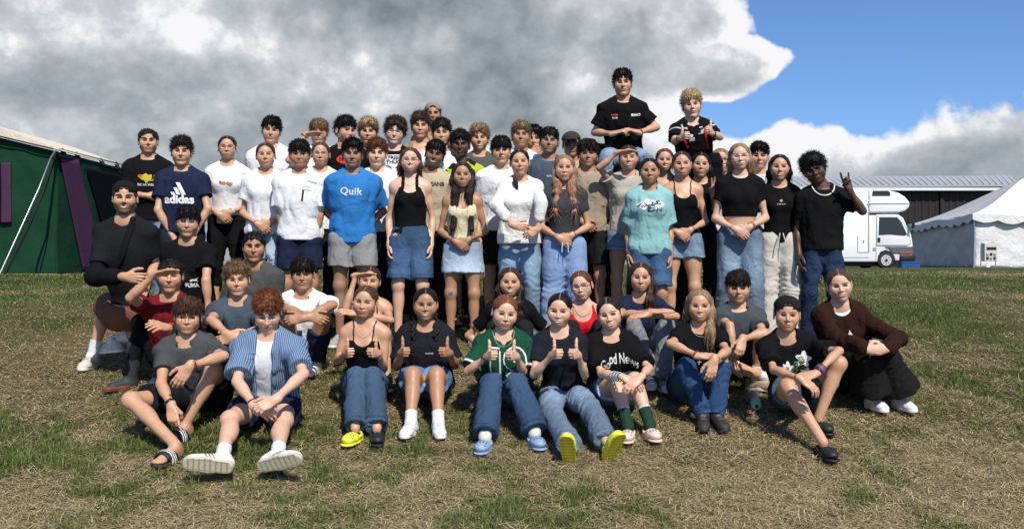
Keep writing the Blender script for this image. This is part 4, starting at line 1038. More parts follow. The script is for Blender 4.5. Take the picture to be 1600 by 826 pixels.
# ------------------------------------------------------------------ ground and grass
def gnoise(x, y):   # how green the turf is here, 0..1
    p = np.stack([x, y, np.zeros_like(x)], -1)
    n = fbm(p * .55, 3, 5) * .5 + fbm(p * 1.9, 3, 11) * .42 + fbm(p * 6.5, 2, 15) * .20
    far = np.clip((y - 7.6) / 2.5, 0, 1) * .42
    left = np.clip((-x - 2.2) / 2., 0, 1) * .16 * (y > 5)
    return np.clip(.45 + n * .95 + far + left - .10 * np.clip((x - 1) / 2, 0, 1) * (y < 6.6), 0, 1)
def bumps(x, y):
    p = np.stack([x, y, np.zeros_like(x)], -1); return fbm(p * 2.5, 3, 21) * .012 + fbm(p * .6, 2, 25) * .012
def build_ground():
    ys = np.concatenate([np.arange(-3, 4, .5), np.arange(4, 9, .04), np.arange(9, 16, .12), np.arange(16, 40, 1.), np.array([42, 50, 60, 80, 110, 150, 220, 320, 450, 700, 1200.])])
    xs = np.concatenate([-np.array([1200, 700, 400, 200, 100, 60, 40, 30, 22, 17, 13, 10.5]), np.arange(-9, 9.01, .06), np.array([10.5, 13, 17, 22, 30, 40, 60, 100, 200, 400, 700, 1200.])])
    X, Yg = np.meshgrid(xs, ys); Z = gz(np.clip(Yg, -2, 399)) + np.where(np.abs(X) < 20, bumps(X, Yg), 0); v = np.stack([X, Yg, Z], -1).reshape(-1, 3)
    nx = len(xs); i = np.arange((len(ys) - 1) * nx).reshape(len(ys) - 1, nx)[:, :-1]; q = np.stack([i, i + 1, i + 1 + nx, i + nx], -1).reshape(-1, 4)
    g = gnoise(v[:, 0], v[:, 1]); dry = A(.165, .130, .058); gr = A(.062, .082, .020); col = dry * (1 - g[:, None]) + gr * g[:, None]
    m, nt, b = base_mat('turf_soil', .95, .1); at = nn(nt, 'ShaderNodeAttribute', attribute_name='Col'); tc = nn(nt, 'ShaderNodeTexCoord')
    n1 = nn(nt, 'ShaderNodeTexNoise'); n1.inputs['Scale'].default_value = 45; n1.inputs['Detail'].default_value = 8; n1.inputs['Roughness'].default_value = .8; lk(nt, tc.outputs['Object'], n1.inputs[0])
    n2 = nn(nt, 'ShaderNodeTexNoise'); n2.inputs['Scale'].default_value = 1.4; n2.inputs['Detail'].default_value = 5; lk(nt, tc.outputs['Object'], n2.inputs[0])
    f = mth(nt, 'ADD', mth(nt, 'MULTIPLY', n1.outputs[0], 1.2), mth(nt, 'MULTIPLY', n2.outputs[0], .8)); f = mth(nt, 'SUBTRACT', f, .20)
    sc = nn(nt, 'ShaderNodeVectorMath', operation='SCALE'); lk(nt, at.outputs[0], sc.inputs[0]); lk(nt, f, sc.inputs['Scale']); lk(nt, sc.outputs[0], b.inputs['Base Color'])
    bp = nn(nt, 'ShaderNodeBump'); bp.inputs['Distance'].default_value = .03; bp.inputs['Strength'].default_value = .9; lk(nt, n1.outputs[0], bp.inputs['Height']); lk(nt, bp.outputs[0], b.inputs['Normal'])
    tag(mesh_obj('ground', v, q, m, None, col), kind='structure')
def build_grass():
    rng = np.random.RandomState(4); mg = attr_mat('grass_blades', .7, .2, .1, 30); V = []; T_ = []; Cc = []; off = 0
    def batch(n, y0, y1, L, w, flat, seed):
        nonlocal off
        y = y0 + (y1 - y0) * rng.rand(n); x = (rng.rand(n) * 2 - 1) * (y * .63 + .35); g = gnoise(x, y); p3 = np.stack([x, y, np.zeros(n)], -1)
        clump = fbm(p3 * 9, 2, 31); green = (rng.rand(n) < np.clip((g - .22) * 1.5 + clump * .45, .08, .97)); th = rng.rand(n) * 6.283
        # straw lies matted, green stands
        lean = np.where(green, rng.uniform(.25, .9, n), rng.uniform(.0, .28, n) if flat else rng.uniform(.1, .6, n)); 
        l = L * rng.uniform(.5, 1.5, n) * np.where(green, .60 + .55 * np.clip(clump + (g - .5), -.4, 1), 1.0); W = w * rng.uniform(.6, 1.4, n) * (1 + (y - 5) * .03)
        dx = np.cos(th) * np.cos(lean * 1.4); dy = np.sin(th) * np.cos(lean * 1.4); dz = np.sin(lean * 1.4)
        z = gz(y) + bumps(x, y) + np.where(green, -.004, rng.uniform(-.002, .016, n)); px_, py_ = -np.sin(th), np.cos(th)
        b0 = np.stack([x, y, z], -1); d = np.stack([dx, dy, dz], -1); s = np.stack([px_, py_, np.zeros(n)], -1) * W[:, None]
        mid = b0 + d * l[:, None] * .55; d2 = d + np.stack([dx * .5, dy * .5, -.35 - .3 * rng.rand(n)], -1) + rng.normal(0, .25, (n, 3)); tip = mid + d2 * l[:, None] * .45
        tip[:, 2] = np.maximum(tip[:, 2], z + .001)
        V.append(np.stack([b0 - s, b0 + s, mid + s * .8, mid - s * .8, tip], 1).reshape(-1, 3)); k = off + np.arange(n) * 5
        T_.append(np.stack([np.stack([k, k + 1, k + 2], -1), np.stack([k, k + 2, k + 3], -1), np.stack([k + 3, k + 2, k + 4], -1)], 1).reshape(-1, 3)); off += n * 5
        r = rng.rand(n, 1); cg = A(.062, .090, .022) * (1 - r) + A(.20, .23, .065) * r; r2 = rng.rand(n, 1) ** 1.2; cd = A(.19, .150, .082) * (1 - r2) + A(.76, .61, .34) * r2
        c = np.where(green[:, None], cg, cd) * rng.uniform(.7, 1.25, (n, 1)); Cc.append(np.repeat(c, 5, 0))
    batch(150000, 3.9, 5.6, .070, .0013, True, 1); batch(140000, 5.6, 7.6, .064, .0015, True, 2); batch(110000, 7.6, 11, .045, .0017, True, 3); batch(90000, 11, 20, .05, .0022, True, 4)
    tag(mesh_obj('grass', np.concatenate(V), np.concatenate(T_), mg, None, np.concatenate(Cc), False), kind='stuff')

# ------------------------------------------------------------------ plain shapes
def qbox(lo, hi, bev=0., M=None, o=None):
    x0, y0, z0 = lo; x1, y1, z1 = hi
    v = np.array([[x, y, z] for x in (x0, x1) for y in (y0, y1) for z in (z0, z1)], float); f = [[0, 1, 3, 2], [4, 6, 7, 5], [0, 4, 5, 1], [2, 3, 7, 6], [0, 2, 6, 4], [1, 5, 7, 3]]
    if bev: v, f = bevel(v, f, bev)
    if M is not None: v = v @ np.array(M) 
    if o is not None: v = v + o
    return v, f
def bevel(v, f, w, seg=2):
    bm = bmesh.new(); vs = [bm.verts.new(p) for p in v]; [bm.faces.new([vs[i] for i in q]) for q in f]; bmesh.ops.recalc_face_normals(bm, faces=bm.faces)
    bmesh.ops.bevel(bm, geom=[e for e in bm.edges if e.calc_face_angle(0) > .5], offset=w, segments=seg, affect='EDGES', profile=.5, clamp_overlap=True)
    bm.verts.index_update(); V = np.array([x.co[:] for x in bm.verts]); Fc = [[x.index for x in q.verts] for q in bm.faces]; bm.free(); return V, Fc
def jn(ps):
    V = []; Fc = []; n = 0
    for v, f in ps: V.append(np.asarray(v)); Fc += [[int(i) + n for i in q] for q in f]; n += len(v)
    return np.concatenate(V), Fc
def prism(pts, y0, y1, ax='y'):   # outline in x,z pushed from y0 to y1
    n = len(pts); v = [(x, y0, z) for x, z in pts] + [(x, y1, z) for x, z in pts]
    f = [list(range(n))[::-1], [i + n for i in range(n)]] + [[i, (i + 1) % n, (i + 1) % n + n, i + n] for i in range(n)]
    return np.array(v, float), f
def pmat(name, col, rough=.6, spec=.3, var=.06, vs=8, bump=0, bs=40, metal=0, trans=0):
    m, nt, b = base_mat(name, rough, spec); tc = nn(nt, 'ShaderNodeTexCoord'); n = nn(nt, 'ShaderNodeTexNoise'); n.inputs['Scale'].default_value = vs; n.inputs['Detail'].default_value = 5; lk(nt, tc.outputs['Object'], n.inputs[0])
    lk(nt, mixc(nt, n.outputs[0], tuple(c * (1 - var) for c in col), tuple(min(1, c * (1 + var)) for c in col)), b.inputs['Base Color']); b.inputs['Metallic'].default_value = metal
    if bump:
        n2 = nn(nt, 'ShaderNodeTexNoise'); n2.inputs['Scale'].default_value = bs; n2.inputs['Detail'].default_value = 3; n2.inputs['Distortion'].default_value = .8; lk(nt, tc.outputs['Object'], n2.inputs[0])
        bp = nn(nt, 'ShaderNodeBump'); bp.inputs['Distance'].default_value = bump; lk(nt, n2.outputs[0], bp.inputs['Height']); lk(nt, bp.outputs[0], b.inputs['Normal'])
    return m
def part(name, vf, mat, parent=None, smooth=False, origin=None):
    v, f = vf; return mesh_obj(name, v, [list(map(int, q)) for q in f], mat, parent, None, smooth, origin)
def empty(name, loc): o = bpy.data.objects.new(name, None); C.objects.link(o); o.location = loc; return o

def canvas(corners, nu, nv, sag, seed, th=.01):
    """a cloth panel between four corners (u along, v up), with sag and pulls, and real thickness"""
    a, b, c, d = [A(p) for p in corners]; u = np.linspace(0, 1, nu)[None, :, None]; v = np.linspace(0, 1, nv)[:, None, None]
    p = (a * (1 - u) + b * u) * (1 - v) + (d * (1 - u) + c * u) * v; n = nrm(np.cross(b - a, d - a)); x = p.reshape(-1, 3)
    dd = sag * (fbm(x * A(1.5, 1.5, 1.5) + seed, 3, seed) * .5 + .35 * vnoise(np.stack([x[:, 0] * 5 + x[:, 2] * 4, x[:, 1] * 5, x[:, 2] * 1.4 - x[:, 0]], -1), seed + 2)); x = x + n * dd[:, None]; x2 = x - n * th
    i = np.arange((nv - 1) * nu).reshape(nv - 1, nu)[:, :-1]; q = np.stack([i, i + 1, i + 1 + nu, i + nu], -1).reshape(-1, 4); m = nu * nv
    f = q.tolist() + (q[:, ::-1] + m).tolist(); bd = list(range(nu)) + [nu * (k + 1) - 1 for k in range(1, nv)] + [m - 2 - k for k in range(nu - 1)] + [nu * (nv - 2 - k) for k in range(nv - 2)]
    for s in range(len(bd)): a_, b_ = bd[s], bd[(s + 1) % len(bd)]; f.append([b_, a_, a_ + m, b_ + m])
    return np.concatenate([x, x2]), f

def build_tent():
    g0 = float(gz(15)); t = empty('canvas_tent', (-9, 15, g0)); tag(t, 'dark green canvas tent with purple panels and cream roof at the left', 'tent'); og = A(-9, 15, g0)
    grn = pmat('green_canvas', (.009, .042, .021), .85, .1, .25, 2, .012, 5); pur = pmat('purple_canvas', (.070, .026, .060), .85, .1, .12, 4, .004, 6); crm = pmat('cream_canvas', (.62, .54, .42), .85, .1, .06, 3, .02, 10)
    blk = pmat('black_webbing', (.012, .012, .013), .7, .2); net = pmat('window_mesh', (.006, .008, .009), .95, .02, .2, 60); st = pmat('tent_pole_steel', (.42, .42, .41), .35, .5, .1, 20, metal=.8)
    C0 = P(87, 413, 15.0); zc = P(0, 236, 15.0)[2]; cx = C0[0]; R_ = P(196, 413, 17.6); zr = P(0, 264, 17.6)[2]
    L = -17.; zL = P(0, 236, 15)[2] + (cx - L) * .36; gb = g0 - .03; F0 = 15.0
    # front wall, in panels: [left green, window+purple strip, green]
    def fz(x): return zc + (cx - x) * .24 if cx - x < 3.2 else zc + 3.2 * .24 - (cx - x - 3.2) * .24
    def wallpiece(x0, x1, z0=None, z1=None, y=F0): return canvas([(x0, y, gb if z0 is None else z0), (x1, y, gb if z0 is None else z0), (x1, y, fz(x1) if z1 is None else z1), (x0, y, fz(x0) if z1 is None else z1)], 40, 30, .045, 3)
    px = lambda x: P(x, 413, F0)[0]; pz = lambda y: P(0, y, F0)[2]
    w1, f1 = wallpiece(cx - 3.2, cx); w2, f2 = wallpiece(px(-420), cx - 3.2); part('front_wall', (w1, f1), grn, t, True, og); part('gable_wall', (w2, f2), grn, t, True, og)
    part('window_surround', canvas([(px(4), F0 - .05, pz(349)), (px(20), F0 - .05, pz(348)), (px(19), F0 - .05, pz(255)), (px(4), F0 - .05, pz(255))], 8, 30, .02, 9), pur, t, True, og)
    part('window', canvas([(px(-60), F0 - .05, pz(348)), (px(3.6), F0 - .05, pz(348)), (px(3.6), F0 - .05, pz(256)), (px(-60), F0 - .05, pz(256))], 12, 12, .02, 9), net, t, True, og)
    # receding wall to the right of the corner pole
    a = A(cx, F0, gb); b = A(R_[0] , 17.6, gb); c = A(R_[0], 17.6, zr); d = A(cx, F0, zc); n = nrm(np.cross(b - a, d - a)); n = n if n[1] < 0 else -n
    part('side_wall', canvas([a, b, c, d], 30, 30, .03, 5), grn, t, True, og)
    def sw(u, v, o=.03): return (a * (1 - u) + b * u) * (1 - v) + (d * (1 - u) + c * u) * v + n * o
    def UV(x, y):   # the wall's own u, v for a spot on it
        best = None
        for u in np.linspace(0, 1, 201):
            p = a * (1 - u) + b * u; qx = CX + p[0] / p[1] * F
            if best is None or abs(qx - x) < best[0]: best = (abs(qx - x), u)
        u = best[1]; Yp = (a * (1 - u) + b * u)[1]; z = P(0, y, Yp)[2]; top = d[2] * (1 - u) + c[2] * u; return u, np.clip((z - gb) / (top - gb), 0, 1)
    def panel(ps, o): return canvas([sw(*UV(*p), o) for p in ps], 14, 20, .004, 4)
    part('purple_panel', panel([(128, 424), (162, 424), (120, 249), (90, 243)], .035), pur, t, True, og)
    part('mesh_window', panel([(156, 349), (196, 350), (192, 275), (131, 262)], .045), net, t, True, og)
    # cream roof: gable with a hanging valance along the front
    y0 = F0 - .10; y1 = 17.6; xr = cx - 3.2; zt = fz(xr)
    pr = [(cx + .06, zc + .015), (xr, zt + .015 + .02), (px(-420), fz(px(-420)) + .03), (px(-420), fz(px(-420)) + .25), (xr, zt + .26), (px(0), fz(px(0)) + .17), (cx + .02, zc + .05)]
    part('roof', prism(pr, y0, y1), crm, t, False, og)
    v, q = tubemesh([A(cx + .02, F0 - .12, zc + .02), A(px(0), F0 - .12, fz(px(0)) + .02), A(xr, F0 - .12, zt + .02), A(px(-420), F0 - .12, fz(px(-420)) + .02)], .012); part('roof_edging', (v, q), blk, t, True, og)
    v, q = tubemesh([P(0, 427, 13.6) * A(1, 1, 1), P(60, 296, 14.2), P(79, 247, 14.6), P(86, 236, 14.85), P(94, 233, 15.1), P(196, 258, 17.6)], .012, 8); part('pole', (v, q), st, t, True, og)
    v, q = tubemesh([P(8, 428, 14.2), P(40, 365, 14.3), P(66, 305, 14.5), P(82, 260, 14.8), P(88, 238, 15)], .02, 5); part('guy_strap', (v, q), blk, t, True, og)
    v, q = tubemesh([P(90, 243, 14.95), P(140, 253, 16.2), P(196, 267, 17.5)], .02, 6); part('eave_rail', (v, q), blk, t, True, og)
    for x, y_ in ((99, 15.3), (121, 15.8), (159, 16.6), (183, 17.2)):
        yy = 233 + (x - 94) * .245; v, q = tubemesh([P(x - 3, yy - 1, y_), P(x + 3, yy + 9, y_)], .035, 6); part('strap_loop', (v, q), blk, t, True, og)
    v, q = tubemesh([A(px(-420), F0 - .05, gb + .03), A(cx, F0 - .05, gb + .03), b + A(0, -.05, .03)], .018, 5); part('ground_flap', (v, q), pmat('straw_rope', (.30, .22, .09)), t, True, og)

def build_hangar():
    Yh = 62.; k = Yh / F; g0 = float(gz(Yh)); xl = P(1205, 0, Yh)[0]; xr = P(1572, 0, Yh)[0]; ze = P(0, 291, Yh)[2]; zr_ = P(0, 274.5, 84)[2]
    t = empty('storage_hangar', ((xl + xr) / 2, Yh, g0)); tag(t, 'long low brown steel hangar with pale grey roof behind the campervan', 'building'); og = A((xl + xr) / 2, Yh, g0)
    m, nt, b = base_mat('brown_corrugated_steel', .6, .3); tc = nn(nt, 'ShaderNodeTexCoord'); n = nn(nt, 'ShaderNodeTexNoise'); n.inputs['Scale'].default_value = .8; lk(nt, tc.outputs['Object'], n.inputs[0]); lk(nt, mixc(nt, n.outputs[0], (.016, .012, .011), (.026, .020, .018)), b.inputs['Base Color'])
    # ribbed wall
    x = np.arange(xl, xr, .12); prof = (np.arange(len(x)) % 4 < 2) * .06; V = []; Fc = []
    for i, (xx, p) in enumerate(zip(x, prof)): V += [(xx, Yh - p, g0 - .2), (xx, Yh - p, ze - .15)]
    for i in range(len(x) - 1): Fc.append([2 * i, 2 * i + 2, 2 * i + 3, 2 * i + 1])
    part('wall', jn([(np.array(V), Fc), qbox((xl, Yh + .1, g0 - .2), (xr, Yh + 24, ze - .2))]), m, t, False, og)
    rf = pmat('pale_roof_sheeting', (.34, .35, .36), .6, .2, .08, 2)
    xr2 = P(1600, 0, 84)[0]; rx = P(1530, 0, 84)[0]; lx = P(1225, 0, 84)[0]
    v = [(xl - .4, Yh - .5, ze - .02), (xr + .6, Yh - .5, ze + .08), (rx + 3, 84, zr_), (lx - 3, 84, zr_ - .1), (xr + 7, 100, ze - .5), (xl, 100, ze - .5)]
    v2 = [(a_, b_, c_ - .14) for a_, b_, c_ in v]
    f = [[0, 1, 2, 3], [3, 2, 4, 5], [1, 4, 2]]; f2 = [[i + 6 for i in q][::-1] for q in f]; side = [[0, 6, 7, 1], [1, 7, 10, 4], [0, 3, 9, 6], [3, 5, 11, 9], [4, 10, 11, 5]]
    part('roof', (np.array(v + v2), f + f2 + side), rf, t, False, og)
    # raised seams
    sm = []
    for i in range(40):
        u = (i + .5) / 40; a_ = A(v[0]) * (1 - u) + A(v[1]) * u; b_ = A(v[3]) * (1 - u) + A(v[2]) * u; sm.append(tubemesh([a_ + A(0, 0, .03), b_ + A(0, 0, .0)], .022, 4))
    v_, q_ = join(sm); part('roof_seam', (v_, q_), rf, t, True, og)
    part('gutter', qbox((xl - .3, Yh - .62, ze - .36), (xr + .5, Yh - .40, ze - .16), .03), pmat('white_gutter', (.70, .71, .72), .4), t, False, og)
    for xx in (P(1470, 0, Yh)[0], P(1352, 0, Yh)[0]): part('column', qbox((xx - .10, Yh - .18, g0), (xx + .10, Yh - .075, ze - .3)), pmat('dark_column', (.018, .015, .014)), t, False, og)

def build_camper():
    Y0 = 34.; g0 = float(gz(Y0)); px = lambda x: (x - CX) / F * Y0; pz = lambda y: EYE - (y - CY) / F * Y0; og = A(px(1300), Y0 + 1.1, g0)
    t = empty('campervan', og); tag(t, 'white campervan with rounded sleeping pod over the cab, parked side-on behind the group', 'campervan')
    wh = pmat('white_gelcoat', (.78, .79, .80), .25, .5, .03, 2); gl = pmat('dark_glass', (.012, .016, .022), .06, .6, .05); bk = pmat('black_plastic', (.018, .018, .018), .55, .3); gy = pmat('grey_sill_plastic', (.10, .105, .11), .5); seam = pmat('panel_seam', (.30, .31, .32), .5)
    W = 2.15
    # living box
    body = [(px(1165), pz(409)), (px(1369), pz(409)), (px(1369), pz(336)), (px(1357), pz(336)), (px(1357), pz(333)), (px(1357), pz(298.5)), (px(1350), pz(296.5)), (px(1172), pz(296)), (px(1165), pz(299))]
    v, f = prism(body, Y0, Y0 + W); v, f = bevel(v, f, .05); part('body', (v, f), wh, t, True, og)
    pod = [(px(1357.5), pz(333)), (px(1404), pz(332.5)), (px(1414), pz(330)), (px(1420), pz(325)), (px(1422), pz(319)), (px(1420), pz(314)), (px(1414), pz(307)), (px(1404), pz(301)), (px(1390), pz(297.5)), (px(1372), pz(296.5)), (px(1357.5), pz(296.5))]
    v, f = prism(pod, Y0 - .03, Y0 + W + .03); v, f = bevel(v, f, .11, 4); pd = part('sleeping_pod', (v, f), wh, t, True, og)
    part('pod_window', bevel(*prism([(px(1362), pz(305.8)), (px(1390.5), pz(305.8)), (px(1390), pz(300)), (px(1386), pz(298)), (px(1363), pz(298))], Y0 - .055, Y0 - .02), .012), gl, pd, False, og)
    part('pod_trim', qbox((px(1355), Y0 - .05, pz(318.6)), (px(1420), Y0 - .02, pz(317.8))), seam, pd, False, og)
    cab = [(px(1369.5), pz(409)), (px(1372), pz(409)), (px(1373), pz(400)), (px(1377), pz(393.5)), (px(1385), pz(391)), (px(1393), pz(393.5)), (px(1398), pz(400)), (px(1399.5), pz(407)), (px(1424), pz(407)), (px(1427), pz(396)), (px(1427), pz(380)), (px(1424.5), pz(366)), (px(1412), pz(340)), (px(1404), pz(334.5)), (px(1369.5), pz(334.5))]
    v, f = prism(cab, Y0 + .04, Y0 + W - .04); v, f = bevel(v, f, .035); part('cab', (v, f), wh, t, True, og)
    dr = [(px(1370.5), pz(383)), (px(1418), pz(383)), (px(1423.5), pz(380)), (px(1421), pz(367)), (px(1410), pz(344)), (px(1403), pz(337)), (px(1370.5), pz(337))]
    v, f = prism(dr, Y0 + .015, Y0 + .06); v, f = bevel(v, f, .012); d = part('door', (v, f), wh, t, True, og)
    part('window', bevel(*prism([(px(1373), pz(367)), (px(1374), pz(339)), (px(1402), pz(339)), (px(1408), pz(346)), (px(1417.5), pz(366)), (px(1414), pz(368)), (px(1390), pz(366))], Y0 - .005, Y0 + .03), .01), gl, d, False, og)
    part('handle', qbox((px(1371.5), Y0 - .015, pz(378)), (px(1375.5), Y0 + .02, pz(371)), .008), bk, d, False, og)
    v, q = tubemesh([A(x, Y0 + .012, z) for x, z in dr], .008, 4, True); part('door_seal', (v, q), seam, d, True, og)
    part('windscreen', prism([(px(1412.6), pz(340.5)), (px(1425), pz(366)), (px(1426), pz(365.5)), (px(1413.6), pz(340))], Y0 + .16, Y0 + W - .16), gl, t, False, og)
    part('sill_trim', bevel(*prism([(px(1395), pz(395)), (px(1390), pz(388)), (px(1383), pz(385.2)), (px(1426), pz(385.2)), (px(1427.4), pz(395.5))], Y0 - .005, Y0 + .05), .01), gy, t, False, og)
    part('indicator', qbox((px(1406), Y0 - .02, pz(396)), (px(1426), Y0 + .03, pz(392.8)), .008), pmat('amber_lens', (.35, .07, .02), .25), t, False, og)
    part('bumper', bevel(*qbox((px(1406), Y0 - .03, pz(408)), (px(1430.5), Y0 + W + .03, pz(398.5))), .05), bk, t, True, og)
    part('fog_lamp', qbox((px(1424), Y0 - .035, pz(403)), (px(1430.9), Y0 + .25, pz(398.9)), .01), gl, t, False, og)
    part('mirror', bevel(*prism([(px(1421), pz(357)), (px(1425), pz(357)), (px(1425.5), pz(346)), (px(1422), pz(346))], Y0 - .25, Y0 - .13), .03), bk, t, True, og)
    v, q = tubemesh([A(px(1416), Y0 + .05, pz(349)), A(px(1423), Y0 - .18, pz(348))], .015); part('mirror_arm', (v, q), bk, t, True, og)
    for (a_, b_, c_, e_) in ((1340, 1356, 368, 394),): 
        h = part('locker_hatch', bevel(*qbox((px(a_), Y0 - .02, pz(e_)), (px(b_), Y0 + .02, pz(c_))), .008), wh, t, False, og); v, q = tubemesh([A(px(a_), Y0 - .012, pz(e_)), A(px(b_), Y0 - .012, pz(e_)), A(px(b_), Y0 - .012, pz(c_)), A(px(a_), Y0 - .012, pz(c_))], .010, 4, True); part('hatch_seal', (v, q), seam, h, True, og); part('hatch_lock', qbox((px(1348), Y0 - .03, pz(379)), (px(1349.6), Y0 - .015, pz(376))), bk, h, False, og)
    part('filler_cap', qbox((px(1363.5), Y0 - .015, pz(392)), (px(1368.5), Y0 + .01, pz(386.5)), .01), seam, t, False, og)
    part('window', bevel(*qbox((px(1200), Y0 - .025, pz(345)), (px(1244), Y0 + .01, pz(320))), .01), gl, t, False, og)
    part('side_trim', qbox((px(1166), Y0 - .012, pz(402.4)), (px(1357), Y0 + .01, pz(401.6))), seam, t, False, og)
    part('corner_trim', qbox((px(1356.6), Y0 - .02, pz(394)), (px(1358), Y0 + .01, pz(334))), seam, t, False, og)
    for x in (1385, 1225):
        for y in (Y0 + .02, Y0 + W - .26):
            c = A(px(x), y + .12, pz(406.4)); r = 13.2 * Y0 / F
            a = [c + A(math.cos(u) * r, 0, math.sin(u) * r) for u in np.linspace(0, 2 * math.pi, 33)[:-1]]
            v, f = prism([(p[0], p[2]) for p in a], y, y + .24); v, f = bevel(v, f, .03); w = part('wheel', (v, f), pmat('tyre_rubber', (.02, .02, .02), .8), t, True, og)
            a = [(c[0] + math.cos(u) * r * .62, c[2] + math.sin(u) * r * .62) for u in np.linspace(0, 2 * math.pi, 29)[:-1]]; v, f = prism(a, y - .012, y + .05); part('rim', (v, f), pmat('rim_steel', (.55, .55, .54), .35), w, False, og)
            hb = [prism([(c[0] + math.cos(u) * r * .42 + math.cos(k_) * r * .075, c[2] + math.sin(u) * r * .42 + math.sin(k_) * r * .075) for k_ in np.linspace(0, 6.28, 9)[:-1]], y - .02, y - .008) for u in np.linspace(0, 6.28, 9)[:-1]]
            hb.append(prism([(c[0] + math.cos(k_) * r * .17, c[2] + math.sin(k_) * r * .17) for k_ in np.linspace(0, 6.28, 13)[:-1]], y - .04, y - .008)); part('hub', jn(hb), bk, w, False, og)
    part('chassis', qbox((px(1168), Y0 + .3, pz(415)), (px(1400), Y0 + W - .3, pz(407))), bk, t, False, og)

def build_marquee():
    wh = pmat('white_pvc', (.64, .64, .62), .55, .3, .05, 1.2, .05, 3); gy = pmat('shaded_white_pvc', (.48, .46, .43), .5, .3, .12, 1.5, .04, 3); st = pmat('galvanised_pole', (.45, .47, .5), .35, .5, metal=.7); bl = pmat('blue_rope', (.05, .14, .32), .7)  # side panels: same white cloth, its shaded side painted in as grey
    c0 = P(1523, 413, 37.5); c1 = P(1424, 413, 48.); c3 = P(1523, 413, 37.5) + A(9.5, .4, 0); c2 = c1 + (c3 - c0); g0 = float(gz(37)); ze = P(0, 334, 37.5)[2]; pk = P(1598, 279, 43.2)
    t = empty('marquee', (c0[0], c0[1], g0)); og = A(c0[0], c0[1], g0); tag(t, 'white peaked marquee with scalloped eaves at the right edge', 'marquee')
    B = [A(c[0], c[1], g0) for c in (c0, c1, c2, c3)]; E = [A(c[0], c[1], ze) for c in (c0, c1, c2, c3)]
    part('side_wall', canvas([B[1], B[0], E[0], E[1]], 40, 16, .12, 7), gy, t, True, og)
    part('front_wall', canvas([B[0], B[3], E[3], E[0]], 40, 16, .10, 8), wh, t, True, og)
    cen = sum(E) / 4; r1 = A(pk[0], pk[1], pk[2])
    def roofp(a, b, name, m):
        V = []; n = 16
        for j in range(n + 1):
            v = j / n
            for i in range(n + 1):
                u = i / n; e = a * (1 - u) + b * u; p = e * (1 - v) + r1 * v; p = p - Z3 * .28 * math.sin(v * math.pi) * (1 - v) - Z3 * .10 * math.sin(u * math.pi * 2) ** 2 * (1 - v); V.append(p)
        V = np.array(V); V2 = V - A(0, 0, .03); i = np.arange(n * (n + 1)).reshape(n, n + 1)[:, :-1]; q = np.stack([i, i + 1, i + n + 2, i + n + 1], -1).reshape(-1, 4); part(name, (np.concatenate([V, V2]), np.concatenate([q, q[:, ::-1] + len(V)])), m, t, True, og)
    o_ = [e + nrm(A(*(e - cen))) * A(1, 1, 0) * .25 for e in E]
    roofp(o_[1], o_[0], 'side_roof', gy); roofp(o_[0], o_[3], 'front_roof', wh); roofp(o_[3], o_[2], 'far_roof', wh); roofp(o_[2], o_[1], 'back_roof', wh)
    for a, b in ((o_[1], o_[0]), (o_[0], o_[3])):   # scalloped valance
        n = 9; V = []; Fc = []; m = n * 8
        for i in range(m + 1):
            u = i / m; p = a * (1 - u) + b * u; d = .24 + .13 * abs(math.sin(u * math.pi * n)); dz = -.10 * math.sin(u * math.pi * 2) ** 2; V += [p + Z3 * dz, p - Z3 * (d - dz)]
        for i in range(m): Fc.append([2 * i, 2 * i + 2, 2 * i + 3, 2 * i + 1])
        V = np.array(V); nn_ = nrm(np.cross(b - a, Z3)); V2 = V + nn_ * .015; part('valance', (np.concatenate([V, V2]), Fc + [[k + len(V) for k in q][::-1] for q in Fc]), wh, t, False, og)
    for e, b in zip(E, B): v, q = tubemesh([b + A(-.08, -.08, 0), e + A(-.08, -.08, 0)], .035); part('pole', (v, q), st, t, True, og)
    v, q = tubemesh([B[0] + A(-.16, -.18, .1), B[0] + A(-.14, -.2, 1.2), E[0] + A(-.12, -.14, -.1)], .022, 5); part('rope', (v, q), bl, t, True, og)
    # junction box on a stand
    Y1 = 35.5; px = lambda x: (x - CX) / F * Y1; pz = lambda y: EYE - (y - CY) / F * Y1; g1 = float(gz(Y1)); og = A(px(1545), Y1, g1)
    h = empty('power_box', og); tag(h, 'cream electrical power box on a tube stand in front of the marquee', 'power box'); cr = pmat('cream_enamel', (.55, .53, .46), .4); bk = pmat('black_fittings', (.02, .02, .02), .5)
    part('cabinet', bevel(*qbox((px(1536), Y1 - .12, pz(408)), (px(1556), Y1 + .16, pz(380))), .02), cr, h, False, og)
    for x in (1532.5, 1555.5): v, q = tubemesh([A(px(x), Y1 + .0, g1), A(px(x), Y1, pz(382)), A(px(x + (2 if x < 1540 else -2)), Y1, pz(379)), A(px(1544), Y1, pz(379))], .02); part('stand', (v, q), st, h, True, og)
    part('meter_panel', qbox((px(1539), Y1 - .14, pz(390)), (px(1554), Y1 - .115, pz(386))), bk, h, False, og)
    for i in range(3):
        for j in range(2): part('socket', bevel(*qbox((px(1538.5 + 5.6 * i), Y1 - .15, pz(399 + 6 * j)), (px(1542 + 5.6 * i), Y1 - .115, pz(395 + 6 * j))), .01), bk if (i + j) % 2 else st, h, False, og)
    Yb = 35.6; px = lambda x: (x - CX) / F * Yb; pz = lambda y: EYE - (y - CY) / F * Yb; gb = float(gz(Yb)); og = A(px(1420), Yb, gb)
    v, f = qbox((px(1409), Yb, gb), (px(1437), Yb + .5, pz(409))); v[[i for i in range(8) if v[i, 2] < gb + .01], 0] *= 1.0
    bm_ = [bevel(v, f, .02)]; bm_.append(bevel(*qbox((px(1408.3), Yb - .02, pz(410)), (px(1437.7), Yb + .52, pz(408.6))), .01))
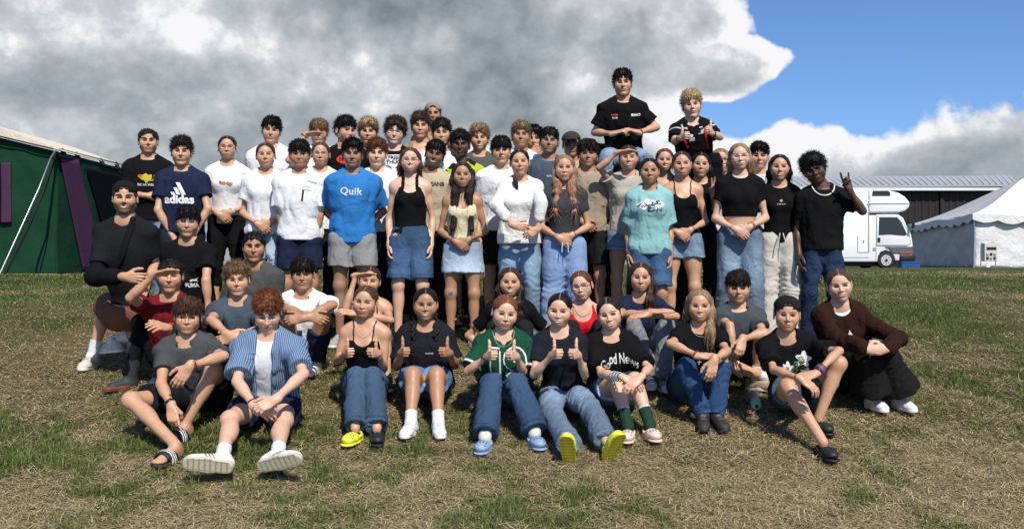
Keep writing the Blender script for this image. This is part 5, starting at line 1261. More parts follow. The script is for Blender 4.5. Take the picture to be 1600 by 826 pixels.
    for k in range(7): bm_.append(qbox((px(1411 + 3.6 * k), Yb - .012, gb + .04), (px(1411.8 + 3.6 * k), Yb + .0, pz(411))))
    o = part('storage_crate', jn(bm_), pmat('blue_plastic', (.02, .09, .30), .45), None, False, og); o.location = og; tag(o, 'bright blue plastic crate on the grass under the nose of the campervan', 'crate')

def build_bottle():
    p0 = PG(1176, 616, .036); p1 = PG(1187, 648, .036); d = nrm(p1 - p0); L = .24; p1 = p0 + d * L; og = (p0 + p1) / 2 - A(0, 0, .036)
    a = np.linspace(0, 1, 9); v, q = tubemesh([p0 + d * L * .0, p0 + d * .004, p0 + d * L * .4, p0 + d * L * .62], [.01, .034, .036, .036], 18); m1 = pmat('purple_enamel', (.34, .18, .30), .4, .4, .15, 30)
    o = mesh_obj('water_bottle', v - 0, q, m1, None, None, True, og); o.location = og; tag(o, 'purple and mint green bottle lying on the grass beside the backward-capped girl', 'bottle')
    v, q = tubemesh([p0 + d * L * .62, p0 + d * L * .63, p0 + d * L * .88, p0 + d * L * .9, p0 + d * L * .94, p0 + d * L * .945], [.030, .0375, .0375, .032, .030, .001], 18); lid = part('lid', (v, q), pmat('mint_plastic', (.28, .62, .48), .4), o, True, og)
    v, q = tubemesh([p0 + d * L * .945, p0 + d * L * .99, p0 + d * L * 1.], [.012, .012, .001], 12); part('spout', (v, q), pmat('dark_rubber', (.02, .03, .03), .5), lid, True, og)
# ------------------------------------------------------------------ the people
WHITE = (.70, .70, .71); OFFW = (.6, .58, .52); BLACK = (.008, .008, .009); NAVY = (.014, .020, .045); CHAR = (.028, .030, .034); GREY = (.075, .078, .080); SLATE = (.055, .075, .098)
DEN = (.040, .078, .145); DENL = (.15, .215, .29); DENP = (.27, .33, .40); DEND = (.014, .026, .055); BEIGE = (.30, .24, .18); STONE = (.38, .355, .30); TEAL = (.23, .43, .42)
_n = [0]
def S(label, eye, Y, sex='m', **k):
    _n[0] += 1; k.update(label=label, eye=eye, Y=Y, sex=sex); k.setdefault('pose', 'stand'); k['seed'] = _n[0] * 7 + 3; k.setdefault('skin', 'fair'); return k
def tee(c, **k): return dict(k='tee', c=c, **k)
def jeans(c, **k): return dict(k='jeans', c=c, **k)
def shorts(c, **k): return dict(k='shorts', c=c, **k)
TRS = dict(k='jeans', c=(.016, .016, .018), m='cotton', name='trousers')
BLKSH = dict(k='shorts', c=(.014, .014, .016), m='cotton')
def T(s, w, at, col=(.75, .75, .75), bold=0., rotz=0., **k):
    def f(R, root):
        v, q = text_polys(s, 1.0, bold); wd = v[:, 0].max() - v[:, 0].min(); sz = w / wd; v, q = text_polys(s, sz, bold * sz, **{a: b for a, b in k.items() if a in ('shear', 'space')})
        if 'tall' in k: v = v * np.array([1, k['tall']])
        if 'arc' in k: v[:, 1] -= k['arc'] * v[:, 0] ** 2
        print_on(R, root, (v, q), at, col, k.get('lift', .0025), rotz, 'lettering')
    return f
def G(polys, at, col, name='print', lift=.0025, rotz=0.):
    return lambda R, root: print_on(R, root, joinp([poly2(p) if not isinstance(p, tuple) else p for p in polys]), at, col, lift, rotz, name)
def rect(x, y, w, h, sk=0): return [(x - w / 2, y - h / 2), (x + w / 2, y - h / 2), (x + w / 2 + sk, y + h / 2), (x - w / 2 + sk, y + h / 2)]
def blobp(r, seed, c=(0, 0), n=16, amp=.35, ry=None):
    g = np.random.RandomState(seed); return [(c[0] + r * (1 + amp * g.uniform(-1, 1)) * math.cos(6.283 * i / n), c[1] + (ry or r) * (1 + amp * g.uniform(-1, 1)) * math.sin(6.283 * i / n)) for i in range(n)]
def chain(col, rr=.075, drop=.07, bead=False):
    def f(R, root):
        pts = []
        for t in np.linspace(-1, 1, 21):
            p = R.NB + R.Rt * math.sin(t * 1.5) * rr * .95 - R.Ft * (-.01 - .075 * math.cos(t * 1.45) ** .5) + R.U * (.035 - drop * math.cos(t * 1.5))
            flds = R.body if R.shirt is None else None
            for _ in range(7):
                d = float(evf(R.torso, p[None])[0]); 
                if R.shirt is not None: d = min(d, float(evf(R.shirt[0], p[None])[0]))
                gr = A([float(evf(R.torso, (p + e * .004)[None])[0]) - float(evf(R.torso, p[None])[0]) for e in np.eye(3)]); p = p - nrm(gr) * (d - .003) * .8
            pts.append(p)
        if bead: v, q = mesh_sdf([ell(p, A(.0062, .0062, .0062), None, .001) for a, b in zip(pts[:-1], pts[1:]) for p in (a, (a + b) / 2)], .003)
        else: v, q = tubemesh(pts, .0014, 4)
        mesh_obj('necklace', v, q, M_SAT, root, np.tile(A(col), (len(v), 1)), True, origin=R.org)
    return f
def thumbs(lx, ly, rx, ry, elx, ely, erx, ery, dw=-.20):
    return dict(al=((elx, ely), (lx, ly + 6), dw, 'thumb', (.38, -.90, .15), (.92, .38, 0)), ar=((erx, ery), (rx, ry + 6), dw, 'thumb', (-.38, -.90, .15), (-.92, .38, 0)))
def colsleeve(c, frac=.9):   # a paler band at the sleeve ends
    def f(v, R, col):
        for k in (-1, 1):
            S0, E, W = R.arm[k][:3]; d = nrm(E - S0); t = (v - S0) @ d; L = np.linalg.norm(E - S0); r = np.linalg.norm((v - S0) - t[:, None] * d, axis=1); m = (r < .12) & (t > L * frac) & (t < L * (frac + .07)); col[m] = c
        return col
    return f
def colpatch(c2, sc=18, seed=3):
    def f(v, R, col):
        n = fbm(v * A(sc, sc, sc), 2, seed); m = n > .10; col = col.copy(); col[m] = c2; return col
    return f
CL = dict(al='clasp', ar='clasp'); BK = dict(al='back', ar='back')
SOCKW = (.72, .72, .72)
PEOPLE = []
def plaster(R, root):
    hj, kn, an = R.leg[-1]; c = kn + R.Ft * .050 + Z3 * .0; v, q = mesh_sdf([ell(c, A(.022, .006, .022), None, .002)], .004); mesh_obj('knee_plaster', v, q, M_COT, root, np.tile(A(.05, .14, .24), (len(v), 1)), True, origin=R.org)
# ---- last standing rows
PEOPLE += [
 S('man with folded arms in a black tee with yellow print, left end of standing rows', (231.5, 221), 8.3, skin='fair', hair=('short', 'dark'), yaw=4, face=dict(smile=1, beard=.15, w=.97),
   top=tee(BLACK), bot=jeans(DENL), al='cross', ar='cross', by=0, foot=dict(k='sneaker', c=WHITE),
   post=[G([blobp(.055, 5, n=18, amp=.4, ry=.038)], (.015, -.0), (.48, .42, .03)), G([blobp(.018, 8, (-.06, .02), 8), blobp(.012, 9, (.055, -.015), 8), blobp(.012, 10, (.07, .02), 8)], (.01, 0), (.55, .12, .03), lift=.003), T('DC LA WELL', .16, (.01, -.062), (.6, .6, .62), .03)]),
 S('boy in a navy tee with large white three-bar sports logo, brown curls', (283.5, 238), 7.85, skin='fair', hair=('curly', 'dark'), top=tee(NAVY, g=.026), bot=shorts((.018, .022, .035), m='cotton'), al=((247, 328), (272, 372), -.16, 'hold'), ar=((325, 326), (300, 372), -.16, 'hold'), foot=dict(k='sneaker', c=BLACK),
   post=[G([rect(-.062, -.028, .03, .026, -.014), rect(-.022, -.006, .032, .062, -.030), rect(.020, .016, .034, .106, -.050)], (.02, -.005), (.78, .78, .79), rotz=0), T('adidas', .245, (.0, -.085), (.78, .78, .79), .045)]),
 S('woman with red glasses and dark tied hair in a white tee and black capris', (355, 231), 8.3, 'f', skin='fair', hair=('bun', 'dark'), face=dict(smile=1), top=tee(WHITE, g=.014, sl=.55), bot=dict(k='slim', c=BLACK, m='cotton', len=.35), glasses=('rect', (.35, .02, .03)), **CL,
   foot=dict(k='sneaker', c=(.3, .3, .3)), bands=[(1, .01, (.5, .5, .5), .018)], post=[G([blobp(.030, 3, (-.02, 0), 12, .3, .016), blobp(.026, 4, (.035, -.006), 12, .3, .017)], (0, .0), (.45, .20, .12)), G([blobp(.012, 6, (-.045, .01), 8), blobp(.008, 7, (.02, .005), 8)], (0, 0), (.55, .03, .03), lift=.003)]),
 S('tall dark-haired boy in a plain white tee behind the girl with closed eyes', (424, 205), 8.5, skin='fair', hair=('messy', 'black'), top=tee(WHITE, g=.028), bot=TRS, **BK, roll=4),
 S('girl with closed eyes and tied-back brown hair in a white tee', (415, 243), 7.85, 'f', skin='fair', hair=('pony', 'brown'), roll=-3, face=dict(smile=1, open=0), top=tee(WHITE, g=.024, sl=.6), bot=jeans(DENP), foot=dict(k='sneaker', c=WHITE), **CL, bands=[(-1, .01, (.2, .1, .05), .008)]),
 S('boy with light brown hair shading his eyes, behind the girl with round glasses', (498, 207), 8.6, skin='fair', hair=('fringe', 'lbrown'), top=tee(WHITE), bot=TRS, al=((452, 250), (478, 210), -.18, 'flat', (.95, -.25, .12), (-.1, -.1, -1)), ar='down', bands=[(-1, .02, (.3, .1, .05), .006)]),
 S('boy turned sideways with thick black hair and a black tee with red oval print', (541, 205), 8.35, skin='fair', hair=('curly', 'black'), yaw=32, roll=4, top=tee(BLACK), bot=TRS, **BK, post=[G([circ(.075, 26, .042)], (.01, .075), (.60, .03, .02)), T('HUF', .10, (.01, .075), (.02, .015, .015), .06, lift=.004)]),
 S('boy with bleached curls and closed mouth in the back row', (575, 207), 8.6, skin='fair', hair=('blondcurl', 'lbrown', {}, (.46, .36, .18)), top=tee(BEIGE), bot=TRS, **BK),
 S('boy with glasses and big dark hair in a black tee with white FREE THUG print', (617, 207), 8.3, skin='pale', hair=('bigcurly', 'brown'), roll=6, face=dict(smile=2, w=1.04), glasses=('rect', (.02, .012, .01)), top=tee(BLACK), bot=TRS, **BK,
   post=[G([[(-.10, -.22), (.10, -.22), (.115, -.05), (.11, .10), (.075, .135), (-.075, .135), (-.11, .10), (-.115, -.05)]], (0, 0), (.74, .76, .79)), T('FREE\nTHUG', .135, (0, .085), (.02, .02, .02), .04, lift=.005),
         G([stroke([(-.085, .015), (-.05, .028), (-.02, .012)], .010), stroke([(.02, .012), (.05, .028), (.085, .015)], .010), stroke([(-.07, -.008), (-.03, -.008)], .010), stroke([(.03, -.008), (.07, -.008)], .010), stroke([(-.045, -.098), (0, -.108), (.045, -.098)], .007), stroke([(-.035, -.125), (.035, -.125)], .006), stroke([(-.03, -.06), (0, -.067), (.03, -.06)], .004)], (0, 0), (.02, .02, .02), 'drawing', .005)]),
 S('boy with brown curls in a tan sleeveless top beside the backward cap', (657, 198), 8.5, skin='fair', hair=('curly', 'chest'), face=dict(w=.94), top=dict(k='tank', c=(.22, .19, .12), g=.018), bot=TRS, **BK),
 S('tallest young man in the back row, in a backward tan cap', (676.5, 179), 8.75, skin='tan', hair=('cap', 'brown'), hs=.93, face=dict(w=.95), cap=((.25, .19, .15), True), top=dict(k='tank', c=(.22, .19, .12), g=.018), bot=TRS, **BK),
 S('boy with dark brown curls in a white tee below the capped man', (690, 209), 8.3, skin='fair', hair=('curly', 'dark'), roll=-3, face=dict(smile=1, w=.97), top=tee(WHITE), bot=TRS, **BK),
 S('boy with dark skin and black curls in a yellow-green and black patterned jersey', (719, 227), 8.25, skin='dark', hair=('curly', 'black'), face=dict(open=.1), top=dict(k='jersey', c=(.36, .46, .03), g=.022, colf=colpatch((.012, .014, .012), 17)), bot=TRS, **BK),
 S('grinning boy with blond curls in a grey tee', (749, 217), 8.55, skin='fair', hair=('blondcurl', 'lbrown', {}, (.40, .27, .15)), face=dict(smile=2, open=.05), top=tee(GREY), bot=TRS, **BK),
 S('boy with blond wavy top hair standing above the girl in the white sweater', (814, 213), 8.4, skin='tan', hair=('curly', 'lbrown', {}, (.30, .21, .11)), pitch=-6, top=tee(WHITE), bot=TRS, **BK),
 S('boy with dark curls covering his mouth with a hand', (834, 218), 8.65, skin='fair', hair=('messy', 'black'), top=tee(STONE), bot=TRS, al=((812, 262), (828, 242), -.20, 'flat', (.75, -.2, .35), (0, 1, 0)), ar='down'),
 S('boy with smooth black hair and closed eyes in a slate blue tee', (858, 222), 8.15, skin='olive', hair=('flat', 'black'), roll=4, pitch=-5, face=dict(open=0), top=tee(SLATE, g=.026), bot=BLKSH, **BK, post=[T('ELITE SLEEVE', .11, (.035, .03), (.7, .68, .6), .03)]),
 S('person in a grey peaked cap and black sunglasses', (893, 226), 8.6, skin='tan', hair=('back', 'dark'), roll=-3, glasses=('sun', (.012, .012, .012)), cap=((.045, .042, .038), False), top=dict(k='tank', c=BLACK, g=.014), bot=TRS, **BK),
 S('boy looking round from behind the beige tee, brown hair over his ear', (938, 248), 8.6, skin='fair', hair=('mop', 'dark'), top=tee(BLACK), bot=TRS, **BK, yaw=20),
 S('boy carrying the black-shirted rider on his shoulders, forehead under the rider\'s hands', (978, 219), 8.45, skin='fair', hair=('short', 'dark'), pitch=4, top=tee(BLACK), bot=TRS, al=((948, 290), (958, 290), -.3, 'grip'), ar=((1012, 290), (1005, 290), -.3, 'grip')),
 S('boy with curly black hair and glasses carrying the blond rider', (1095, 224), 8.45, skin='tan', hair=('bigcurly', 'black'), face=dict(smile=1), glasses=('round', (.03, .03, .03)), top=tee(BLACK), bot=TRS, al=((1066, 300), (1080, 296), -.3, 'grip'), ar=((1128, 300), (1110, 296), -.3, 'grip')),
 S('smiling girl with reddish tied hair behind the teal tee', (1038.6, 251), 8.2, 'f', skin='fair', hair=('back', 'auburn'), face=dict(smile=2), top=dict(k='tank', c=BLACK, g=.01), bot=TRS, **BK),
 S('girl with long dark hair raising two fingers in a V beside her face', (1095, 258), 7.95, 'f', skin='fair', hair=('long', 'black', dict(len=.22, l='back', r='back')), face=dict(smile=1, open=.3), roll=3, top=tee(BLACK, g=.012), bot=dict(TRS), al='back', ar=((1112, 331), (1115, 305), -.16, 'peace', (.12, -.1, 1), (0, -1, 0))),
 S('girl with tied blond hair half in shadow, left of the round glasses', (1127, 251), 8.15, 'f', skin='fair', hair=('back', 'dblond'), roll=-9, top=tee(WHITE, g=.012), bot=TRS, **BK),
 S('boy with short dark curls in a white collared shirt behind the crop-top girl', (1186, 245), 8.25, skin='fair', hair=('messy', 'dark'), face=dict(smile=1), top=dict(k='polo', c=(.6, .6, .58), g=.02), bot=TRS, **BK),
]
# the two riders
PEOPLE += [
 S('rider in a black tee on a friend\'s shoulders, highest person in the photo', (973, 131), 8.35, skin='fair', hair=('messy', 'dark'), pose='sit', on=(P(975, 0, 8.42)[0], 8.47, 2.54), roll=-3, face=dict(w=.95), top=tee(BLACK, g=.028, hem=-.06, sl=.7), bot=jeans(DENL), sw=1.06,
   al=((929, 207), (958, 209), -.12, 'hold', (.85, -.2, .25), (.1, .4, -1)), ar=((1026, 199), (997, 207), -.12, 'hold', (-.85, -.2, .25), (-.1, .4, -1)), ll=((944, 252), (952, 335), (0, -1, -.2), None, 8.12), lr=((1012, 252), (1008, 335), (0, -1, -.2), None, 8.12), bands=[(1, .02, (.15, .04, .03), .008)], foot=dict(k='sneaker', c=BLACK),
   post=[T('MONACO', .09, (.105, .045), (.70, .70, .72), .05, tall=1.6), T('RACE', .055, (-.095, .050), (.6, .08, .02), .05), T('TEAM', .05, (-.092, .022), (.6, .6, .6), .05)]),
 S('blond rider in a black and red racing polo giving two thumbs up', (1081, 165), 8.3, skin='pale', hair=('blondcurl', 'blond', {}, (.55, .42, .24)), pose='sit', on=(P(1088, 0, 8.4)[0], 8.46, 2.44), roll=-6, s=.93, face=dict(smile=1), top=dict(k='polo', c=BLACK, g=.022, hem=-.05, sl=.7, colf=colsleeve((.5, .5, .5), .2)), bot=jeans(BLACK, m='cotton', name='trousers'),
   al=((1054, 221), (1063, 216), -.22, 'thumb', (.38, -.90, .15), (.92, .38, 0)), ar=((1125, 214), (1112, 208), -.22, 'thumb', (-.38, -.90, .15), (-.92, .38, 0)), ll=((1064, 250), (1072, 330), (0, -1, -.2), None, 8.12), lr=((1118, 250), (1112, 330), (0, -1, -.2), None, 8.12), bands=[(-1, .02, (.03, .01, .01), .010), (1, .02, (.02, .02, .02), .012)], foot=dict(k='sneaker', c=BLACK),
   post=[G([[(-.10, .04), (-.085, .04), (-.045, -.06), (-.065, -.075)]], (-.02, .0), (.60, .015, .02)), G([[(.085, .10), (.10, .10), (.125, -.10), (.105, -.12)]], (.0, 0), (.60, .015, .02)), G([circ(.014, 14)], (-.035, .045), (.7, .7, .7)), T('TEAM\nRACE', .05, (-.035, .012), (.7, .7, .7), .04), T('RACING', .05, (.055, .055), (.7, .7, .7), .04), T('crw', .035, (.06, .11), (.7, .7, .7), .04)]),
]
# ---- middle standing rows
PEOPLE += [
 S('girl with round glasses and tied hair between the zip-pocket tee and the blue tee', (501, 241), 8.15, 'f', skin='fair', hair=('pony', 'chest'), face=dict(smile=1), glasses=('round', (.25, .15, .1)), top=tee(WHITE, g=.02), bot=TRS, **BK),
 S('ginger boy with a curly fringe in a white tee behind the blue tee', (589, 241), 8.0, skin='pale', hair=('curly', 'dginger'), face=dict(smile=1), top=tee(WHITE, g=.024), bot=TRS, **BK),
 S('smiling boy with short flat black hair leaning in a tan lettered tee', (679, 242), 8.05, skin='brown', hair=('flat', 'black'), roll=13, nx=-.03, face=dict(smile=2, w=1.04), top=tee((.42, .36, .24), g=.022), bot=TRS, **BK, post=[T('ORLEANS', .22, (.02, .06), (.05, .05, .04), .05)]),
 S('pouting boy with a straight black fringe in a white tee', (783, 236), 7.9, skin='fair', hair=('fringe', 'black'), roll=-3, top=tee(WHITE, g=.026), bot=BLKSH, al='down', ar='back'),
 S('boy with a brown fringe in a beige tee right of the pink wavy hair', (918.6, 241), 8.0, skin='tan', hair=('mop', 'dark'), top=tee(BEIGE, g=.024), bot=BLKSH, al='clasp', ar=((950, 345), (918, 372), -.22, 'relax')),
 S('girl saluting against the sun in a pale grey-beige tee and denim shorts', (982, 247), 7.9, 'f', skin='fair', hair=('pony', 'brown'), face=dict(smile=2, open=0), top=tee(STONE, g=.022, sl=.5), bot=shorts(DENL, len=.38, g=.018), al=((936, 262), (966, 238), -.20, 'flat', (.97, -.22, .10), (-.1, -.2, -1)), ar='down', foot=dict(k='sneaker', c=WHITE)),
]
# ---- first standing row
PEOPLE += [
 S('boy with thick black hair in a white tee with a black pocket zip', (468, 242), 7.65, skin='tan', hair=('fringe', 'black'), face=dict(w=1.06), top=tee(WHITE, g=.030, hem=-.10, sl=.72), bot=shorts(NAVY, m='cotton', len=.72), fs=.0, al=((438, 338), (447, 384), -.22, 'relax'), ar=((500, 338), (488, 384), -.22, 'relax'), foot=dict(k='sneaker', c=WHITE),
   post=[G([rect(-.0, .0, .016, .095, .01)], (.035, -.02), (.02, .02, .02), 'pocket_zip', .004), T('peace', .075, (.115, .10), (.15, .17, .18), .0, rotz=-.25), G([[(.035, .03), (.115, .025), (.115, .029), (.035, .034)]], (0, 0), (.45, .45, .46), 'pocket_edge', .004)]),
 S('boy in a bright blue tee lettered Quik and grey shorts, hands behind his back', (550.7, 242), 7.55, skin='olive', hair=('messy', 'black'), face=dict(w=1.0), sw=1.04, top=tee((.030, .165, .43), g=.032, hem=-.12, sl=.75), bot=shorts((.24, .24, .235), m='cotton', len=.62, g=.024), **BK, foot=dict(k='sneaker', c=(.3, .3, .3)),
   post=[T('Quik', .17, (-.002, .02), (.58, .66, .78), .02, tall=1.0, space=1.1, rotz=-.04)]),
 S('smiling girl with round glasses in a black halter top and long denim shorts', (641, 251), 7.65, 'f', skin='pale', hair=('long', 'chest', dict(l='back', r='back', len=.25)), face=dict(smile=2, w=1.05), wt=1.08, glasses=('round', (.30, .12, .07)), top=dict(k='halter', c=BLACK, g=.009, hem=.02, line=.86), bot=shorts(DEN, len=.86, g=.018, flare=.020, top=.18), al='down', ar='down', foot=dict(k='sneaker', c=WHITE), post=[chain((.5, .45, .35), .07, .10)]),
 S('girl with very long dark hair in a cream tank top and pale denim skirt', (722.5, 274), 7.5, 'f', skin='tan', hair=('long', 'dark', dict(l='front', r='front', len=.47)), top=dict(k='cami', c=(.64, .58, .38), g=.009, hem=.02, strap=.06), bot=dict(k='skirt', c=DENP, len=.20, g=.014), foot=dict(k='sneaker', c=WHITE), **CL, bands=[(-1, .02, (.05, .02, .02), .006), (-1, .035, (.2, .05, .03), .006), (1, .02, (.02, .02, .02), .006)], post=[chain((.55, .5, .4), .07, .10), plaster]),
 S('squinting girl in a chunky white sweater with one dark lock over the shoulder', (812, 254), 7.5, 'f', skin='fair', hair=('pony', 'dark'), roll=-4, wt=1.06, face=dict(open=0, smile=1), top=dict(k='long', c=(.74, .73, .69), g=.020, m='knit', sl=1.55, hem=-.05, fold=.012), bot=jeans(DENL), foot=dict(k='sneaker', c=WHITE),
   al=((775, 322), (802, 352), -.25, 'hold', (.95, -.1, -.2), (0, 1, -.1)), ar=((846, 318), (840, 358), -.22, 'hold', (-.6, -.2, -.4), (0, 1, 0)),
   post=[lambda R, root: mesh_obj('hair_lock', *tubemesh([R.SH[-1] * .35 + R.NB * .65 + R.Ft * .07 + R.U * .05 + (R.Rt * .22 - R.U) * t * .13 + R.Ft * .035 for t in np.linspace(0, 1, 6)], np.array([.012, .020, .021, .017, .010, .003]), 7), M_HAIR, root, (.02, .014, .011), True, origin=R.org)]),
 S('girl with wavy pink-tipped hair in a dark grey tee and loose sky blue trousers', (882, 263), 7.45, 'f', skin='fair', hair=('wavy', 'dblond', dict(l='front', r='front', len=.36), (.52, .22, .15)), face=dict(smile=1, open=.3), top=tee((.045, .047, .052), g=.012, sl=.5, hem=.05), bot=dict(k='wide', c=(.20, .29, .46), m='cotton', flare=.06, top=.20), foot=dict(k='sneaker', c=WHITE), **CL, bands=[(-1, .01, (.3, .25, .2), .006), (1, .02, (.15, .04, .02), .008)],
   post=[lambda R, root: mesh_obj('drawstring', *join([tubemesh([R.tp(x, .15, .14), R.tp(x * 2, .19, .02), R.tp(x * 2.4, .20, -.12)], .004, 5) for x in (-.012, .012)]), M_SAT, root, (.45, .55, .7), True, origin=R.org)]),
 S('girl with parted dark hair in a pale teal printed tee and long denim shorts', (1014.7, 268), 7.45, 'f', skin='tan', hair=('back', 'black'), wt=1.04, face=dict(smile=1, w=1.05), top=tee(TEAL, g=.030, sl=.80, hem=-.12), bot=shorts(DEN, len=.84, g=.020), al='down', ar='down', foot=dict(k='sneaker', c=WHITE), bands=[(-1, .01, (.05, .03, .03), .012), (-1, .03, (.12, .07, .05), .008)],
   post=[G([blobp(.10, 4, n=22, amp=.25, ry=.045)], (-.005, .03), (.60, .63, .68)), G([scribble(np.random.RandomState(2), .08, .03, 16, .006)], (0, .03), (.03, .04, .06), 'lettering', .005), G([scribble(np.random.RandomState(5), .07, .012, 7, .005)], (.03, -.015), (.03, .04, .06), 'lettering', .005)]),
 S('smiling girl in a thin-strapped black top and short cut-off denim shorts', (1065.6, 257), 7.65, 'f', skin='fair', hair=('back', 'brown'), roll=-4, face=dict(smile=2, w=.97), top=dict(k='cami', c=BLACK, g=.009, hem=.02), bot=shorts(DENL, len=.40, g=.016, top=.18), foot=dict(k='sneaker', c=WHITE), **CL, bands=[(1, .02, (.06, .03, .02), .010)]),
 S('girl with thin gold-rimmed glasses in a black crop top and wide faded jeans', (1156, 245), 7.45, 'f', skin='pale', hair=('long', 'dblond', dict(l='front', r='front', len=.16)), roll=-4, wt=1.10, face=dict(smile=1, w=1.04, open=.3), glasses=('round', (.5, .38, .3)), top=tee(BLACK, g=.010, sl=.48, hem=.34), bot=dict(k='wide', c=(.13, .18, .23), m='denim', g=.006, flare=.045, top=.20, name='jeans'), foot=dict(k='sneaker', c=WHITE), **CL, bands=[(1, .02, (.12, .05, .03), .012), (1, .04, (.3, .16, .08), .006)]),
 S('woman with slicked dark hair in a black tee and cream linen trousers', (1218, 262), 7.6, 'f', skin='fair', hair=('long', 'black', dict(l='back', r='back', len=.30)), face=dict(smile=2, open=.3), top=tee(BLACK, g=.014, sl=.6, hem=.0), bot=dict(k='wide', c=(.50, .47, .42), m='cotton', flare=.04, top=.20), al='back', ar='down', foot=dict(k='sneaker', c=WHITE),
   post=[G([circ(.012, 14)], (0, .03), (.45, .30, .08)), T('STUDIO BAND', .07, (0, .0), (.6, .6, .6), .03), lambda R, root: mesh_obj('drawstring', *join([tubemesh([R.tp(x, .14, .16), R.tp(x * 2, .17, .04), R.tp(x * 2.4, .18, -.10)], .005, 5) for x in (-.014, .014)]), M_SAT, root, (.45, .42, .36), True, origin=R.org)]),
 S('tilted man in a charcoal tee and white bead necklace making a horned hand sign', (1272.5, 266), 7.45, skin='dark', hair=('bigcurly', 'black'), roll=-20, nx=.05, yaw=-6, top=tee((.009, .009, .010), g=.024, hem=-.06, sl=.7), bot=jeans(DEND), al='down', ar=((1348, 330), (1327, 296), -.18, 'horns', (-.35, -.1, .95), (.1, -1, 0)), foot=dict(k='sneaker', c=WHITE), post=[chain((.66, .64, .58), .095, .115, True)]),
]
